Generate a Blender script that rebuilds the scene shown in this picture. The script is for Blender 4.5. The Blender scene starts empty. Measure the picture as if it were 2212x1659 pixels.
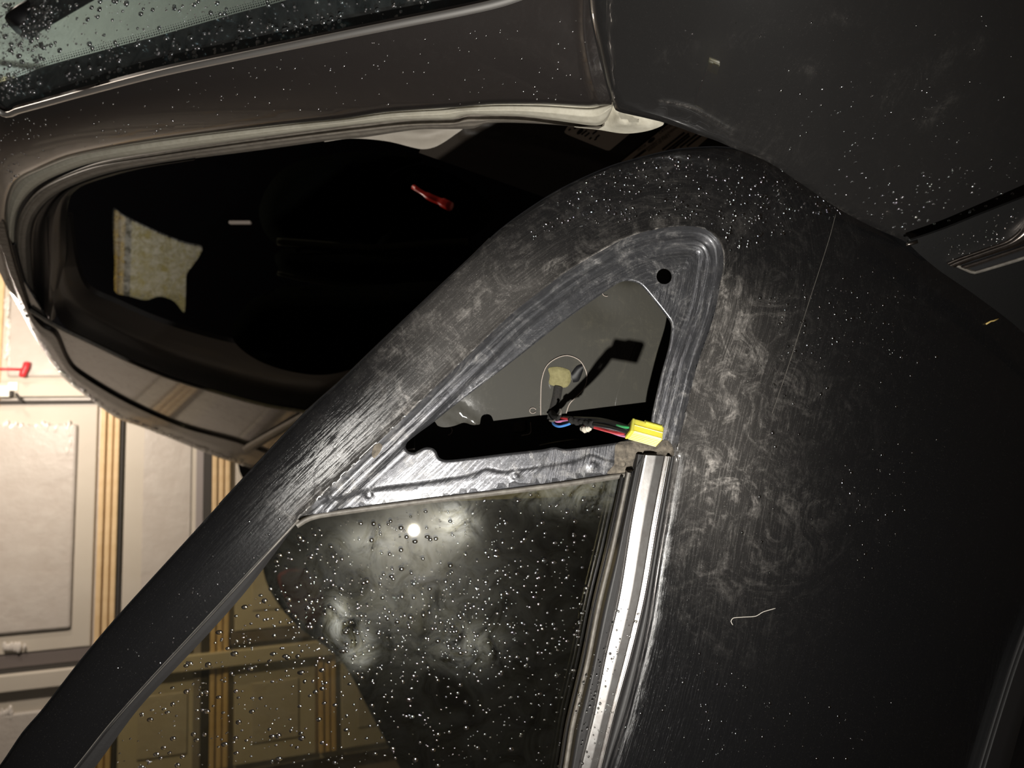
import bpy, bmesh, math, random
import numpy as np
from mathutils import Vector
from mathutils.geometry import delaunay_2d_cdt
random.seed(7); RNG = np.random.default_rng(11)
S = bpy.context.scene; COL = S.collection

# ------------------------------------------------------------------ camera, world, lights, exposure
FPX, CX, CY = 1534.0, 1106.0, 829.5
PITCH = math.radians(18.0)
CP, SP = math.cos(PITCH), math.sin(PITCH)
CAM = np.array((0.0, 0.0, 1.45))
RIGHT = np.array((1.0, 0, 0)); UP = np.array((0, SP, CP)); FWD = np.array((0, CP, -SP))
def W(r, u, d):                       # right / up / ahead of the photographer -> world
    return CAM + r*RIGHT + u*UP + d*FWD
def wdir(r, u, d):
    return r*RIGHT + u*UP + d*FWD
cd = bpy.data.cameras.new('camera'); cam = bpy.data.objects.new('camera', cd); COL.objects.link(cam)
from mathutils import Matrix
ax, ay, az = -UP, RIGHT, -FWD         # the phone was held on its side: the picture's left is up
cam.matrix_world = Matrix(((ax[0], ay[0], az[0], CAM[0]), (ax[1], ay[1], az[1], CAM[1]), (ax[2], ay[2], az[2], CAM[2]), (0, 0, 0, 1)))
cd.sensor_width = 36.0; cd.lens = FPX/2212*36.0; cd.clip_start = 0.01; cd.clip_end = 100
cd.dof.use_dof = True; cd.dof.focus_distance = 0.53; cd.dof.aperture_fstop = 9.0
S.camera = cam
S.view_settings.view_transform = 'Standard'; S.view_settings.look = 'None'
S.view_settings.exposure = 0.0; S.view_settings.gamma = 1.0; S.view_settings.use_curve_mapping = False
wd = bpy.data.worlds.new('night'); S.world = wd; wd.use_nodes = True
wd.node_tree.nodes['Background'].inputs[0].default_value = (0.024, 0.020, 0.017, 1)
wd.node_tree.nodes['Background'].inputs[1].default_value = 1.0

def lamp(name, kind, loc, target, power, color, size):
    ld = bpy.data.lights.new(name, kind); o = bpy.data.objects.new(name, ld); COL.objects.link(o)
    o.location = loc
    o.rotation_euler = (Vector(target)-Vector(loc)).to_track_quat('-Z', 'Y').to_euler()
    ld.energy = power; ld.color = color
    if kind == 'SPOT':
        ld.spot_size = math.radians(124); ld.spot_blend = 1.0; ld.shadow_soft_size = size
    elif kind == 'AREA':
        ld.shape = 'DISK'; ld.size = size
    else:
        ld.shadow_soft_size = size
    return o
lamp('work_light', 'SPOT', W(-.204, -.046, .0), W(-.01, .0, .53), 27, (1.0, .965, .90), .0055)
lamp('garage_lamp', 'POINT', (.10, 2.74, 2.50), (0, 0, 0), 53, (1.0, .865, .735), .06)
lamp('garage_lamp', 'POINT', (1.9, 2.75, 3.0), (0, 0, 0), 92, (1.0, .86, .72), .06)

# ------------------------------------------------------------------ helpers
def A(p): return np.asarray(p, float).reshape(-1, 2)
def ln(pts, sp=8.0, closed=False):
    p = A(pts)
    if closed: p = np.vstack([p, p[:1]])
    out = []
    for a, b in zip(p[:-1], p[1:]):
        n = max(1, int(round(np.linalg.norm(b-a)/sp)))
        out += [a+(b-a)*k/n for k in range(n)]
    if not closed: out.append(p[-1])
    return np.array(out)
def sm(pts, sp=8.0, closed=False):
    p = A(pts); n = len(p)
    if closed: q = np.vstack([p[-1:], p, p[:2]]); m = n
    else: q = np.vstack([2*p[:1]-p[1:2], p, 2*p[-1:]-p[-2:-1]]); m = n-1
    out = []
    for i in range(m):
        p0, p1, p2, p3 = q[i], q[i+1], q[i+2], q[i+3]
        k = max(1, int(round(np.linalg.norm(p2-p1)/sp)))
        for j in range(k):
            t = j/k
            m1 = .5*(p2-p0); m2 = .5*(p3-p1)
            L = np.linalg.norm(p2-p1)
            for mm in (m1, m2):
                l = np.linalg.norm(mm)
                if l > L: mm *= L/l
            t2, t3 = t*t, t*t*t
            out.append((2*t3-3*t2+1)*p1+(t3-2*t2+t)*m1+(-2*t3+3*t2)*p2+(t3-t2)*m2)
    if not closed: out.append(p[-1])
    return np.array(out)
def cat(*segs):
    p = np.vstack([A(s) for s in segs]); keep = [0]
    for i in range(1, len(p)):
        if np.linalg.norm(p[i]-p[keep[-1]]) > 1.2: keep.append(i)
    if np.linalg.norm(p[keep[-1]]-p[0]) < 1.2: keep.pop()
    return p[keep]
def resample(p, n):
    p = A(p); s = np.r_[0, np.cumsum(np.linalg.norm(np.diff(p, axis=0), axis=1))]
    t = np.linspace(0, s[-1], n)
    return np.c_[np.interp(t, s, p[:, 0]), np.interp(t, s, p[:, 1])]
def dist(q, line):
    q = A(q); line = A(line); out = np.full(len(q), 1e9)
    a, b = line[:-1], line[1:]; ab = b-a; l2 = (ab**2).sum(1)+1e-9
    for i in range(0, len(q), 2000):
        d = q[i:i+2000, None]-a[None]
        t = np.clip((d*ab).sum(2)/l2, 0, 1)
        out[i:i+2000] = np.sqrt(((d-t[..., None]*ab)**2).sum(2).min(1))
    return out
def near(q, line):                     # distance to a line and how far along it the nearest point lies
    q = A(q); line = A(line); a, b = line[:-1], line[1:]; ab = b-a; l2 = (ab**2).sum(1)+1e-9
    s0 = np.r_[0, np.cumsum(np.sqrt(l2))][:-1]; D = np.zeros(len(q)); T = np.zeros(len(q))
    for i in range(0, len(q), 2000):
        d = q[i:i+2000, None]-a[None]; t = np.clip((d*ab).sum(2)/l2, 0, 1)
        e = ((d-t[..., None]*ab)**2).sum(2); k = e.argmin(1); r = np.arange(len(k))
        D[i:i+2000] = np.sqrt(e[r, k]); T[i:i+2000] = s0[k]+t[r, k]*np.sqrt(l2[k])
    return D, T
def inside(q, poly):
    q = A(q); p = A(poly); r = np.zeros(len(q), bool); x, y = q[:, 0], q[:, 1]
    for (x1, y1), (x2, y2) in zip(p, np.roll(p, -1, axis=0)):
        if y1 == y2: continue
        c = ((y1 > y) != (y2 > y)) & (x < (x2-x1)*(y-y1)/(y2-y1)+x1)
        r ^= c
    return r
def ss(a, b, x):
    t = np.clip((x-a)/(b-a), 0, 1); return t*t*(3-2*t)
def offset(line, d):
    p = A(line); t = np.gradient(p, axis=0); t /= np.linalg.norm(t, axis=1)[:, None]+1e-9
    return p+d*np.c_[-t[:, 1], t[:, 0]]

def rays(q):
    q = A(q); r = (CY-q[:, 1])/FPX; u = (CX-q[:, 0])/FPX
    return r[:, None]*RIGHT+u[:, None]*UP+FWD
class Surf:                            # a real plane in the world plus relief along its normal
    def __init__(s, n, p0, h=None):
        s.n = np.asarray(n, float)/np.linalg.norm(n); s.c = s.n@(np.asarray(p0)-CAM); s.hf = h
    def at(s, q, dh=0.0):
        q = A(q); d = rays(q); h = (s.hf(q) if s.hf else 0.0)+dh
        t = (s.c+h)/(d@s.n)
        return CAM+d*np.asarray(t)[:, None]
    def one(s, x, y, dh=0.0): return s.at([(x, y)], dh)[0]
    def lift(s, dh): return Surf(s.n, CAM+s.n*(s.c+dh), s.hf)
def depth_point(px, py, d): return CAM+d*rays([(px, py)])[0]

def empty(name, loc, parent=None):
    o = bpy.data.objects.new(name, None); COL.objects.link(o); o.location = loc; o.empty_display_size = .05
    o.parent = parent; return o
def tag(o, label=None, cat_=None, group=None, kind=None):
    if label: o['label'] = label
    if cat_: o['category'] = cat_
    if group: o['group'] = group
    if kind: o['kind'] = kind
    return o
ORIGIN = {}
def mesh_obj(name, v, f, mat, parent=None, smooth=True, sharp=None, attrs=None):
    v = np.asarray(v, float)
    par0 = ORIGIN.get(parent.name if parent else None, np.zeros(3))
    org = v.mean(0) if len(v) else np.zeros(3)
    m = bpy.data.meshes.new(name); m.from_pydata([tuple(x) for x in (v-org)], [], [tuple(map(int, x)) for x in f]); m.update()
    if smooth: m.polygons.foreach_set('use_smooth', [True]*len(m.polygons))
    if sharp:
        at = m.attributes.new('sharp_edge', 'BOOLEAN', 'EDGE')
        key = {tuple(sorted(e.vertices)): e.index for e in m.edges}
        for e in sharp:
            k = key.get(tuple(sorted(e)))
            if k is not None: at.data[k].value = True
    for k, val in (attrs or {}).items():
        val = np.asarray(val, np.float32)
        if val.ndim == 2: a = m.attributes.new(k, 'FLOAT_VECTOR', 'POINT'); a.data.foreach_set('vector', val.ravel())
        else: a = m.attributes.new(k, 'FLOAT', 'POINT'); a.data.foreach_set('value', val)
    m.materials.append(mat)
    o = bpy.data.objects.new(name, m); COL.objects.link(o); o.parent = parent
    o.location = tuple(org-par0); ORIGIN[o.name] = org
    return o
def shell(front, faces, n, thick):     # closes an open sheet into a solid one: back and rim
    front = np.asarray(front); N = len(front)
    n = np.asarray(n, float)
    back = front-n*thick
    v = np.vstack([front, back]); fl = [tuple(f) for f in faces]
    cnt = {}
    for f in fl:
        for a, b in zip(f, f[1:]+f[:1]): cnt[(a, b)] = 1
    rim = [(a, b) for (a, b) in cnt if (b, a) not in cnt]
    out = list(fl)+[tuple(i+N for i in reversed(f)) for f in fl]+[(b, a, a+N, b+N) for a, b in rim]
    sh = [(a, b) for a, b in rim]+[(a+N, b+N) for a, b in rim]
    return v, out, sh
def panel(name, outline, surf, mat, parent=None, holes=(), step=14, thick=.0015, feats=(), attrs=None, dh=0.0):
    loops = [A(outline)]+[A(h) for h in holes]
    allp = np.vstack(loops); edges = []; k = 0
    for l in loops:
        n = len(l); edges += [(k+i, k+(i+1) % n) for i in range(n)]; k += n
    x0, y0 = loops[0].min(0); x1, y1 = loops[0].max(0)
    gx, gy = np.meshgrid(np.arange(x0+step/2, x1, step), np.arange(y0+step/2, y1, step))
    gx = gx+((np.arange(gx.shape[0]) % 2)*step*.5)[:, None]
    g = np.c_[gx.ravel(), gy.ravel()]
    if len(feats):
        fp = np.vstack([A(f) for f in feats]); dF = np.full(len(g), 1e9)
        for i in range(0, len(g), 2000):
            dF[i:i+2000] = np.sqrt(((g[i:i+2000, None]-fp[None])**2).sum(2)).min(1)
        g = np.vstack([g[dF > step*.45], fp])
    def ok(q): 
        r = inside(q, loops[0])
        for h in loops[1:]: r &= ~inside(q, h)
        return r
    g = g[ok(g)]
    dm = np.full(len(g), 1e9)
    for l in loops: dm = np.minimum(dm, dist(g, np.vstack([l, l[:1]])))
    g = g[dm > min(1.5, step*.3)]
    g = g+RNG.normal(0, .05, g.shape)
    pts = np.vstack([allp, g])
    vo, eo, fo, *_ = delaunay_2d_cdt([Vector(p) for p in pts], edges, [], 0, 1e-4, False)
    q = np.array([tuple(p) for p in vo]); f = np.array([x for x in fo if len(x) == 3])
    f = f[ok(q[f].mean(1))]
    P = surf.at(q, dh)
    nn = np.cross(P[f[:, 1]]-P[f[:, 0]], P[f[:, 2]]-P[f[:, 0]])
    flip = (nn@surf.n) < 0
    f[flip] = f[flip][:, ::-1]
    used = np.unique(f); mp = -np.ones(len(q), int); mp[used] = np.arange(len(used)); f = mp[f]; P = P[used]; q = q[used]
    at = {k: fn(q) for k, fn in (attrs or {}).items()}
    v, F, sh = shell(P, [tuple(x) for x in f], surf.n, thick)
    at = {k: np.concatenate([x, x]) for k, x in at.items()}
    return mesh_obj(name, v, F, mat, parent, True, sh, at)
def strip(name, a, b, surf, mat, parent=None, prof=None, m=8, n=None, thick=.001, attrs=None):
    a, b = A(a), A(b)                  # a moulding lofted between two lines, with a height profile across
    n = n or max(6, int(np.linalg.norm(np.diff(a, axis=0), axis=1).sum()/10))
    a, b = resample(a, n), resample(b, n); s = np.linspace(0, 1, m)
    if prof is not None and not callable(prof):
        xs, ys = zip(*prof); s = np.unique(np.r_[s, xs]); m = len(s); pr = lambda t: np.interp(t, xs, ys)
    else: pr = prof or (lambda t: 0*t)
    q = (a[:, None]*(1-s)[None, :, None]+b[:, None]*s[None, :, None]).reshape(-1, 2)
    h = np.tile(pr(s), n)
    P = surf.at(q, h)
    f = [(i*m+j, (i+1)*m+j, (i+1)*m+j+1, i*m+j+1) for i in range(n-1) for j in range(m-1)]
    x = f[len(f)//2]; nn = np.cross(P[x[1]]-P[x[0]], P[x[3]]-P[x[0]])
    if nn@surf.n < 0: f = [t[::-1] for t in f]
    v, F, sh = shell(P, f, surf.n, thick)
    at = {k: np.tile(fn(q), 2) for k, fn in (attrs or {}).items()}
    return mesh_obj(name, v, F, mat, parent, True, sh, at)
def rnd(hh): return lambda t: hh*np.sqrt(np.clip(1-(2*t-1)**2, 0, 1))
def tube(name, pts, r, mat, parent=None, sides=8, cap=True):
    p = np.asarray(pts, float); n = len(p); r = np.broadcast_to(r, (n,))
    t = np.gradient(p, axis=0); t /= np.linalg.norm(t, axis=1)[:, None]+1e-12
    ref = np.array((.3, .2, .93)); v = []
    for i in range(n):
        x = np.cross(t[i], ref); x /= np.linalg.norm(x); y = np.cross(t[i], x); ref = y if i else ref
        ref = np.cross(x, t[i])
        for k in range(sides):
            a = 2*math.pi*k/sides; v.append(p[i]+r[i]*(math.cos(a)*x+math.sin(a)*y))
    f = [(i*sides+k, (i+1)*sides+k, (i+1)*sides+(k+1) % sides, i*sides+(k+1) % sides) for i in range(n-1) for k in range(sides)]
    if cap: f += [tuple(range(sides)), tuple(reversed(range((n-1)*sides, n*sides)))]
    return mesh_obj(name, v, f, mat, parent)
def smooth3(pts, k=6):
    p = np.asarray(pts, float); q = np.vstack([2*p[0]-p[1], p, 2*p[-1]-p[-2]]); out = []
    for i in range(len(p)-1):
        for j in range(k):
            t = j/k; a, b, c, d = q[i:i+4]
            out.append(.5*((2*b)+(c-a)*t+(2*a-5*b+4*c-d)*t*t+(3*b-a-3*c+d)*t**3))
    return np.array(out+[p[-1]])
def boxm(name, o, ex, ey, ez, mat, parent=None, bev=0.0, seg=2):
    o, ex, ey, ez = map(lambda x: np.asarray(x, float), (o, ex, ey, ez))   # box from a corner and three edges
    bm = bmesh.new(); c = o+(ex+ey+ez)/2
    vs = [bm.verts.new(o+i*ex+j*ey+k*ez-c) for i in (0, 1) for j in (0, 1) for k in (0, 1)]
    for f in ((0, 1, 3, 2), (4, 6, 7, 5), (0, 4, 5, 1), (2, 3, 7, 6), (0, 2, 6, 4), (1, 5, 7, 3)): bm.faces.new([vs[i] for i in f])
    bmesh.ops.recalc_face_normals(bm, faces=bm.faces)
    if bev: bmesh.ops.bevel(bm, geom=bm.edges[:], offset=bev, segments=seg, affect='EDGES', profile=.5)
    m = bpy.data.meshes.new(name); bm.to_mesh(m); bm.free(); m.materials.append(mat)
    ob = bpy.data.objects.new(name, m); COL.objects.link(ob); ob.parent = parent
    ob.location = tuple(c-ORIGIN.get(parent.name if parent else None, np.zeros(3))); ORIGIN[ob.name] = c
    return ob
def dome_unit(seg=9):
    v = [(0, 0, 1)]; f = []
    for k, (z, r) in enumerate(((.86, .5), (.5, .86), (0, 1.0), (-.25, .95))):
        for i in range(seg):
            a = 2*math.pi*i/seg; v.append((r*math.cos(a), r*math.sin(a), z))
    f += [(0, 1+i, 1+(i+1) % seg) for i in range(seg)]
    for k in range(3):
        f += [(1+k*seg+i, 1+(k+1)*seg+i, 1+(k+1)*seg+(i+1) % seg, 1+k*seg+(i+1) % seg) for i in range(seg)]
    f.append(tuple(reversed(range(1+3*seg, 1+4*seg))))
    return np.array(v, float), f
DV, DF = dome_unit()
def drops(name, q, rpx, surf, mat, parent, flat=.38, stretch=(1, 1)):
    q = A(q); P = surf.at(q); n = surf.n
    x = np.cross(n, UP); x /= np.linalg.norm(x); y = np.cross(n, x); V = []; F = []
    dep = (P-CAM)@FWD
    for i in range(len(q)):
        r = rpx[i]*dep[i]/FPX; k = len(V)*len(DV)
        a = stretch[0]*random.uniform(.85, 1.15); b = stretch[1]*random.uniform(.85, 1.25); fl = flat*random.uniform(.8, 1.1)
        V.append(P[i]+r*(a*DV[:, :1]*x+b*DV[:, 1:2]*y+fl*DV[:, 2:]*n))
        F += [tuple(j+k for j in f) for f in DF]
    o = mesh_obj(name, np.vstack(V), F, mat, parent); tag(o, kind='stuff'); return o
def scatter(poly, n, hole=None, dens=None):
    poly = A(poly); lo, hi = poly.min(0), poly.max(0); out = []
    while len(out) < n:
        q = RNG.uniform(lo, hi, (n*3, 2)); k = inside(q, poly)
        if hole is not None: k &= ~inside(q, hole)
        if dens is not None: k &= RNG.random(len(q)) < dens(q)
        out += list(q[k])
    return np.array(out[:n])
def sizes(n, lo=1.2, hi=6.0, p=2.6): return lo+(hi-lo)*RNG.random(n)**p

# ------------------------------------------------------------------ materials
class NT:
    def __init__(s, name):
        s.m = bpy.data.materials.new(name); s.m.use_nodes = True; s.t = s.m.node_tree; s.b = s.t.nodes['Principled BSDF']; s.out = s.t.nodes['Material Output']
    def n(s, typ, **kw):
        x = s.t.nodes.new(typ)
        for k, v in kw.items():
            if k in x.inputs: x.inputs[k].default_value = v
            else: setattr(x, k, v)
        return x
    def l(s, a, b): s.t.links.new(a, b)
def simple(name, col, rough=.5, metal=0.0, coat=0.0, spec=.5, noise=None, bump=0.0, nscale=40):
    t = NT(name); b = t.b
    b.inputs['Base Color'].default_value = (*col, 1); b.inputs['Roughness'].default_value = rough; b.inputs['Metallic'].default_value = metal
    b.inputs['Coat Weight'].default_value = coat; b.inputs['Coat Roughness'].default_value = .05; b.inputs['Specular IOR Level'].default_value = spec
    if noise or bump:
        co = t.n('ShaderNodeTexCoord'); nz = t.n('ShaderNodeTexNoise', Scale=nscale, Detail=6.0, Roughness=.65); t.l(co.outputs['Object'], nz.inputs['Vector'])
        if noise:
            r = t.n('ShaderNodeValToRGB'); r.color_ramp.elements[0].position = .3; r.color_ramp.elements[1].position = .72
            r.color_ramp.elements[0].color = (*noise, 1); r.color_ramp.elements[1].color = (*col, 1)
            t.l(nz.outputs['Fac'], r.inputs['Fac']); t.l(r.outputs['Color'], b.inputs['Base Color'])
        if bump:
            bp = t.n('ShaderNodeBump', Strength=1.0, Distance=bump); t.l(nz.outputs['Fac'], bp.inputs['Height']); t.l(bp.outputs['Normal'], b.inputs['Normal'])
    return t.m
def paint(name, base=(.014, .0134, .0132), dust_and_light=(.30, .275, .25), rough=.22, coat=.6, drough=.6, bump=.00006, fine=1.0, metal=0.0, suv=False, coatr=.05, lo=.47, hi=.70, floor_=.04, bscale=400.0):
    # glossy dark paint; a per-vertex value says where dusty patches, wipe marks and painted-in light lie, 'suv' the way they were wiped
    t = NT(name); b = t.b; co = t.n('ShaderNodeTexCoord')
    at = t.n('ShaderNodeAttribute', attribute_name='dust_and_light'); sv = t.n('ShaderNodeAttribute', attribute_name='suv')
    def nz(scale, svc=(1, 1, 1), rot=(0, 0, 0), det=8.0, rg=.65, dis=0.0, src=None):
        mp = t.n('ShaderNodeMapping'); mp.inputs['Scale'].default_value = svc; mp.inputs['Rotation'].default_value = rot
        x = t.n('ShaderNodeTexNoise', Scale=scale, Detail=det, Roughness=rg, Distortion=dis); t.l(src or co.outputs['Object'], mp.inputs[0]); t.l(mp.outputs[0], x.inputs['Vector']); return x.outputs['Fac']
    def ramp(f, a, c):
        r = t.n('ShaderNodeMapRange'); r.inputs[1].default_value = a; r.inputs[2].default_value = c; r.clamp = True; t.l(f, r.inputs[0]); return r.outputs[0]
    def mul(a, c, op='MULTIPLY'):
        x = t.n('ShaderNodeMath', operation=op)
        for k, y in enumerate((a, c)):
            if isinstance(y, (int, float)): x.inputs[k].default_value = y
            else: t.l(y, x.inputs[k])
        return x.outputs[0]
    blot = ramp(nz(30, dis=2.4, det=12, rg=.72), lo+.02, hi)
    wn = t.n('ShaderNodeTexNoise', Scale=60.0, Detail=10.0, Roughness=.7, Distortion=.5); wn.noise_type = 'RIDGED_MULTIFRACTAL'; t.l(co.outputs['Object'], wn.inputs['Vector'])
    wisp = ramp(wn.outputs['Fac'], .78, 1.7)
    big = ramp(nz(9, dis=.6, det=5), .40, .62)
    if suv: streak = ramp(nz(1.0, (1.3, 26, 1), det=9.0, rg=.7, dis=.25, src=sv.outputs['Vector']), .48, .72)
    else: streak = ramp(nz(60, (1, 1, 7), (.5, .3, .6), dis=.4), .5, .78)
    speck = ramp(nz(1100, det=2.0), .62, .74)
    grain = ramp(nz(300, det=5.0, rg=.8), .38, .68)
    f = mul(mul(mul(blot, .5), mul(streak, .28), 'ADD'), mul(wisp, .46), 'ADD')
    f = mul(mul(f, mul(big, .35, 'ADD')), mul(grain, .45, 'ADD'))
    f = mul(f, at.outputs['Fac'])
    f = mul(f, mul(mul(speck, .20*fine), mul(at.outputs['Fac'], .35, 'ADD')), 'ADD')
    f = mul(f, mul(at.outputs['Fac'], floor_), 'ADD')
    f = mul(f, 1.35, 'POWER'); f = mul(f, 1.25)
    fc = t.n('ShaderNodeClamp'); t.l(f, fc.inputs[0]); f = fc.outputs[0]
    mx = t.n('ShaderNodeMix', data_type='RGBA'); mx.inputs[6].default_value = (*base, 1); mx.inputs[7].default_value = (*dust_and_light, 1)
    t.l(f, mx.inputs[0]); t.l(mx.outputs[2], b.inputs['Base Color'])
    r = t.n('ShaderNodeMapRange'); r.inputs[3].default_value = rough; r.inputs[4].default_value = drough; t.l(f, r.inputs[0]); t.l(r.outputs[0], b.inputs['Roughness'])
    if metal:
        mr = t.n('ShaderNodeMapRange'); mr.inputs[3].default_value = metal; mr.inputs[4].default_value = .1; t.l(f, mr.inputs[0]); t.l(mr.outputs[0], b.inputs['Metallic'])
    b.inputs['Coat Weight'].default_value = coat
    cr = t.n('ShaderNodeMapRange'); cr.inputs[3].default_value = coatr; cr.inputs[4].default_value = max(coatr, .30); t.l(f, cr.inputs[0]); t.l(cr.outputs[0], b.inputs['Coat Roughness'])
    bp = t.n('ShaderNodeBump', Strength=1.0, Distance=bump); t.l(mul(f, mul(nz(bscale, det=3.0), streak if suv else .5, 'ADD'), 'ADD'), bp.inputs['Height']); t.l(bp.outputs['Normal'], b.inputs['Normal'])
    return t.m
def clear_glass(name, tint, haze=0.03, hz=(.5, .52, .5), gloss_rough=.015, use_attr=True, ior=1.5, smear=.06):
    t = NT(name); nt = t.t; nt.nodes.remove(t.b)
    tr = t.n('ShaderNodeBsdfTransparent'); tr.inputs[0].default_value = (*tint, 1)
    gl = t.n('ShaderNodeBsdfGlossy', Roughness=gloss_rough); g2 = t.n('ShaderNodeBsdfGlossy', Roughness=.28)
    df = t.n('ShaderNodeBsdfDiffuse'); df.inputs[0].default_value = (*hz, 1)
    fr = t.n('ShaderNodeFresnel', IOR=ior); ge = t.n('ShaderNodeNewGeometry'); bi = t.n('ShaderNodeMath', operation='MULTIPLY_ADD')
    bi.inputs[1].default_value = 1/ior-ior; bi.inputs[2].default_value = ior; t.l(ge.outputs['Backfacing'], bi.inputs[0]); t.l(bi.outputs[0], fr.inputs['IOR'])   # same reflection from either side of the pane
    m1 = t.n('ShaderNodeMixShader'); t.l(fr.outputs[0], m1.inputs[0]); t.l(tr.outputs[0], m1.inputs[1]); t.l(gl.outputs[0], m1.inputs[2])
    co = t.n('ShaderNodeTexCoord'); n1 = t.n('ShaderNodeTexNoise', Scale=45.0, Detail=8.0, Roughness=.7, Distortion=1.0); t.l(co.outputs['Object'], n1.inputs['Vector'])
    rg = t.n('ShaderNodeMapRange'); rg.inputs[1].default_value = .36; rg.inputs[2].default_value = .60; t.l(n1.outputs['Fac'], rg.inputs[0])
    if use_attr:
        at = t.n('ShaderNodeAttribute', attribute_name='dust_and_light')
        ad = t.n('ShaderNodeMath', operation='MULTIPLY'); t.l(rg.outputs[0], ad.inputs[0]); t.l(at.outputs['Fac'], ad.inputs[1]); fac = ad.outputs[0]
    else: fac = rg.outputs[0]
    ma = t.n('ShaderNodeMath', operation='MULTIPLY_ADD'); ma.inputs[1].default_value = .5; ma.inputs[2].default_value = haze; t.l(fac, ma.inputs[0])
    m2 = t.n('ShaderNodeMixShader'); t.l(ma.outputs[0], m2.inputs[0]); t.l(m1.outputs[0], m2.inputs[1]); t.l(df.outputs[0], m2.inputs[2])
    ms = t.n('ShaderNodeMath', operation='MULTIPLY_ADD'); ms.inputs[1].default_value = smear; ms.inputs[2].default_value = smear*.15; t.l(fac, ms.inputs[0])
    m3 = t.n('ShaderNodeMixShader'); t.l(ms.outputs[0], m3.inputs[0]); t.l(m2.outputs[0], m3.inputs[1]); t.l(g2.outputs[0], m3.inputs[2])
    t.l(m3.outputs[0], t.out.inputs[0])
    return t.m
M = {}
M['paint'] = paint('black_paint')
M['doorpaint'] = paint('black_door_paint', suv=True, dust_and_light=(.50, .465, .43), base=(.0055, .0055, .006), floor_=.13)
M['frame'] = paint('black_door_frame_paint', base=(.012, .0125, .014))
M['pillar'] = paint('black_pillar_paint', base=(.022, .019, .018), rough=.3, coat=.7)
M['flange'] = paint('rubbed_black_flange', base=(.098, .10, .11), dust_and_light=(.52, .50, .47), rough=.31, coat=.75, drough=.55, metal=.8, suv=True, bump=.00012, coatr=.12, floor_=.08)
M['inner'] = paint('inner_plate_paint', base=(.040, .038, .031), dust_and_light=(.15, .135, .095), rough=.55, coat=.8, coatr=.03, bump=.000003)
M['inner'].node_tree.nodes['Principled BSDF'].inputs['Specular IOR Level'].default_value = .15
M['olive'] = simple('yellowed_foam_tape', (.26, .235, .11), .8, noise=(.16, .14, .06), bump=.0006, nscale=260)
M['black'] = simple('black_plastic', (.006, .006, .007), .5)
M['rubber'] = simple('black_rubber', (.012, .011, .011), .55, bump=.0001, nscale=300)
M['lip'] = simple('weathered_grey_rubber', (.20, .185, .16), .55, noise=(.09, .08, .07), bump=.0001, nscale=150)
M['seal'] = simple('dusty_weatherstrip', (.56, .53, .44), .75, noise=(.42, .39, .31), bump=.00025, nscale=120)
M['sealdark'] = simple('weatherstrip_inner_lip', (.24, .215, .18), .6, noise=(.14, .12, .10), bump=.0001, nscale=90)
M['garnish'] = simple('pale_pillar_garnish', (.42, .38, .32), .6, noise=(.36, .32, .27), nscale=30)
M['chrome'] = simple('brushed_bright_trim', (.84, .83, .81), .25, 1.0, noise=(.62, .58, .56), bump=.00003, nscale=160)
M['darkchrome'] = simple('dark_chrome', (.34, .30, .27), .3, 1.0, noise=(.2, .17, .15), bump=.0001, nscale=200)
M['glass'] = clear_glass('tinted_door_glass', (.74, .70, .53), haze=.001, smear=.012)
M['wglass'] = clear_glass('windshield_glass', (.60, .72, .76), haze=.03, ior=1.52)
M['frit'] = simple('black_frit_print', (.010, .009, .009), .12, coat=1.0)
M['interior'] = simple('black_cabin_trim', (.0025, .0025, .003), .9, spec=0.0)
M['seam_highlight'] = simple('seam_highlight_grey', (.035, .036, .026), .9, spec=0.0)
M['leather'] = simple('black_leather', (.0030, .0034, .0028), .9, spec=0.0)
M['jamb'] = simple('brown_black_jamb', (.026, .020, .015), .45, coat=.2)
M['return'] = simple('dark_doorway_return', (.010, .0085, .008), .5, coat=.1)
M['foam'] = simple('grimy_foam', (.24, .205, .16), .9, noise=(.035, .03, .025), bump=.0015, nscale=150)
M['label'] = simple('paper_label', (.85, .76, .66), .6)
M['label2'] = simple('dull_paper_label', (.60, .50, .40), .6)
M['ink'] = simple('label_ink', (.02, .015, .012), .6)
M['yellow'] = simple('yellow_plastic', (.86, .74, .10), .32, noise=(.80, .66, .07), nscale=120)
yb = M['yellow'].node_tree.nodes['Principled BSDF']; yb.inputs['Subsurface Weight'].default_value = .7; yb.inputs['Subsurface Radius'].default_value = (1, .8, .2); yb.inputs['Subsurface Scale'].default_value = .012
M['yellowdark'] = simple('yellow_plastic_recess', (.45, .36, .03), .5)
for k, c in dict(red=(.75, .05, .06), pink=(.80, .28, .55), blue=(.10, .32, .80), green=(.05, .42, .13), white=(.8, .8, .78), blackwire=(.012, .012, .013)).items():
    M[k] = simple('wire_insulation_'+k, c, .35)
M['cloth'] = simple('black_cloth_tape', (.03, .026, .022), .9, noise=(.008, .008, .008), bump=.0006, nscale=700)
M['lint'] = simple('pale_lint', (.65, .6, .5), .9, bump=.001, nscale=700)
M['lens'] = simple('red_lens', (.65, .02, .01), .2)
M['pale'] = simple('pale_plastic', (.45, .38, .33), .5)
M['straw'] = simple('straw', (.62, .45, .16), .6)
M['hair'] = simple('pale_fibre', (.6, .56, .5), .5)
def water():
    t = NT('water'); b = t.b
    b.inputs['Base Color'].default_value = (1, 1, 1, 1); b.inputs['Roughness'].default_value = .02; b.inputs['IOR'].default_value = 1.33; b.inputs['Transmission Weight'].default_value = 1.0
    b.inputs['Coat Weight'].default_value = 1.0; b.inputs['Coat IOR'].default_value = 3.6; b.inputs['Coat Roughness'].default_value = .10
    return t.m
M['water'] = water()
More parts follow.
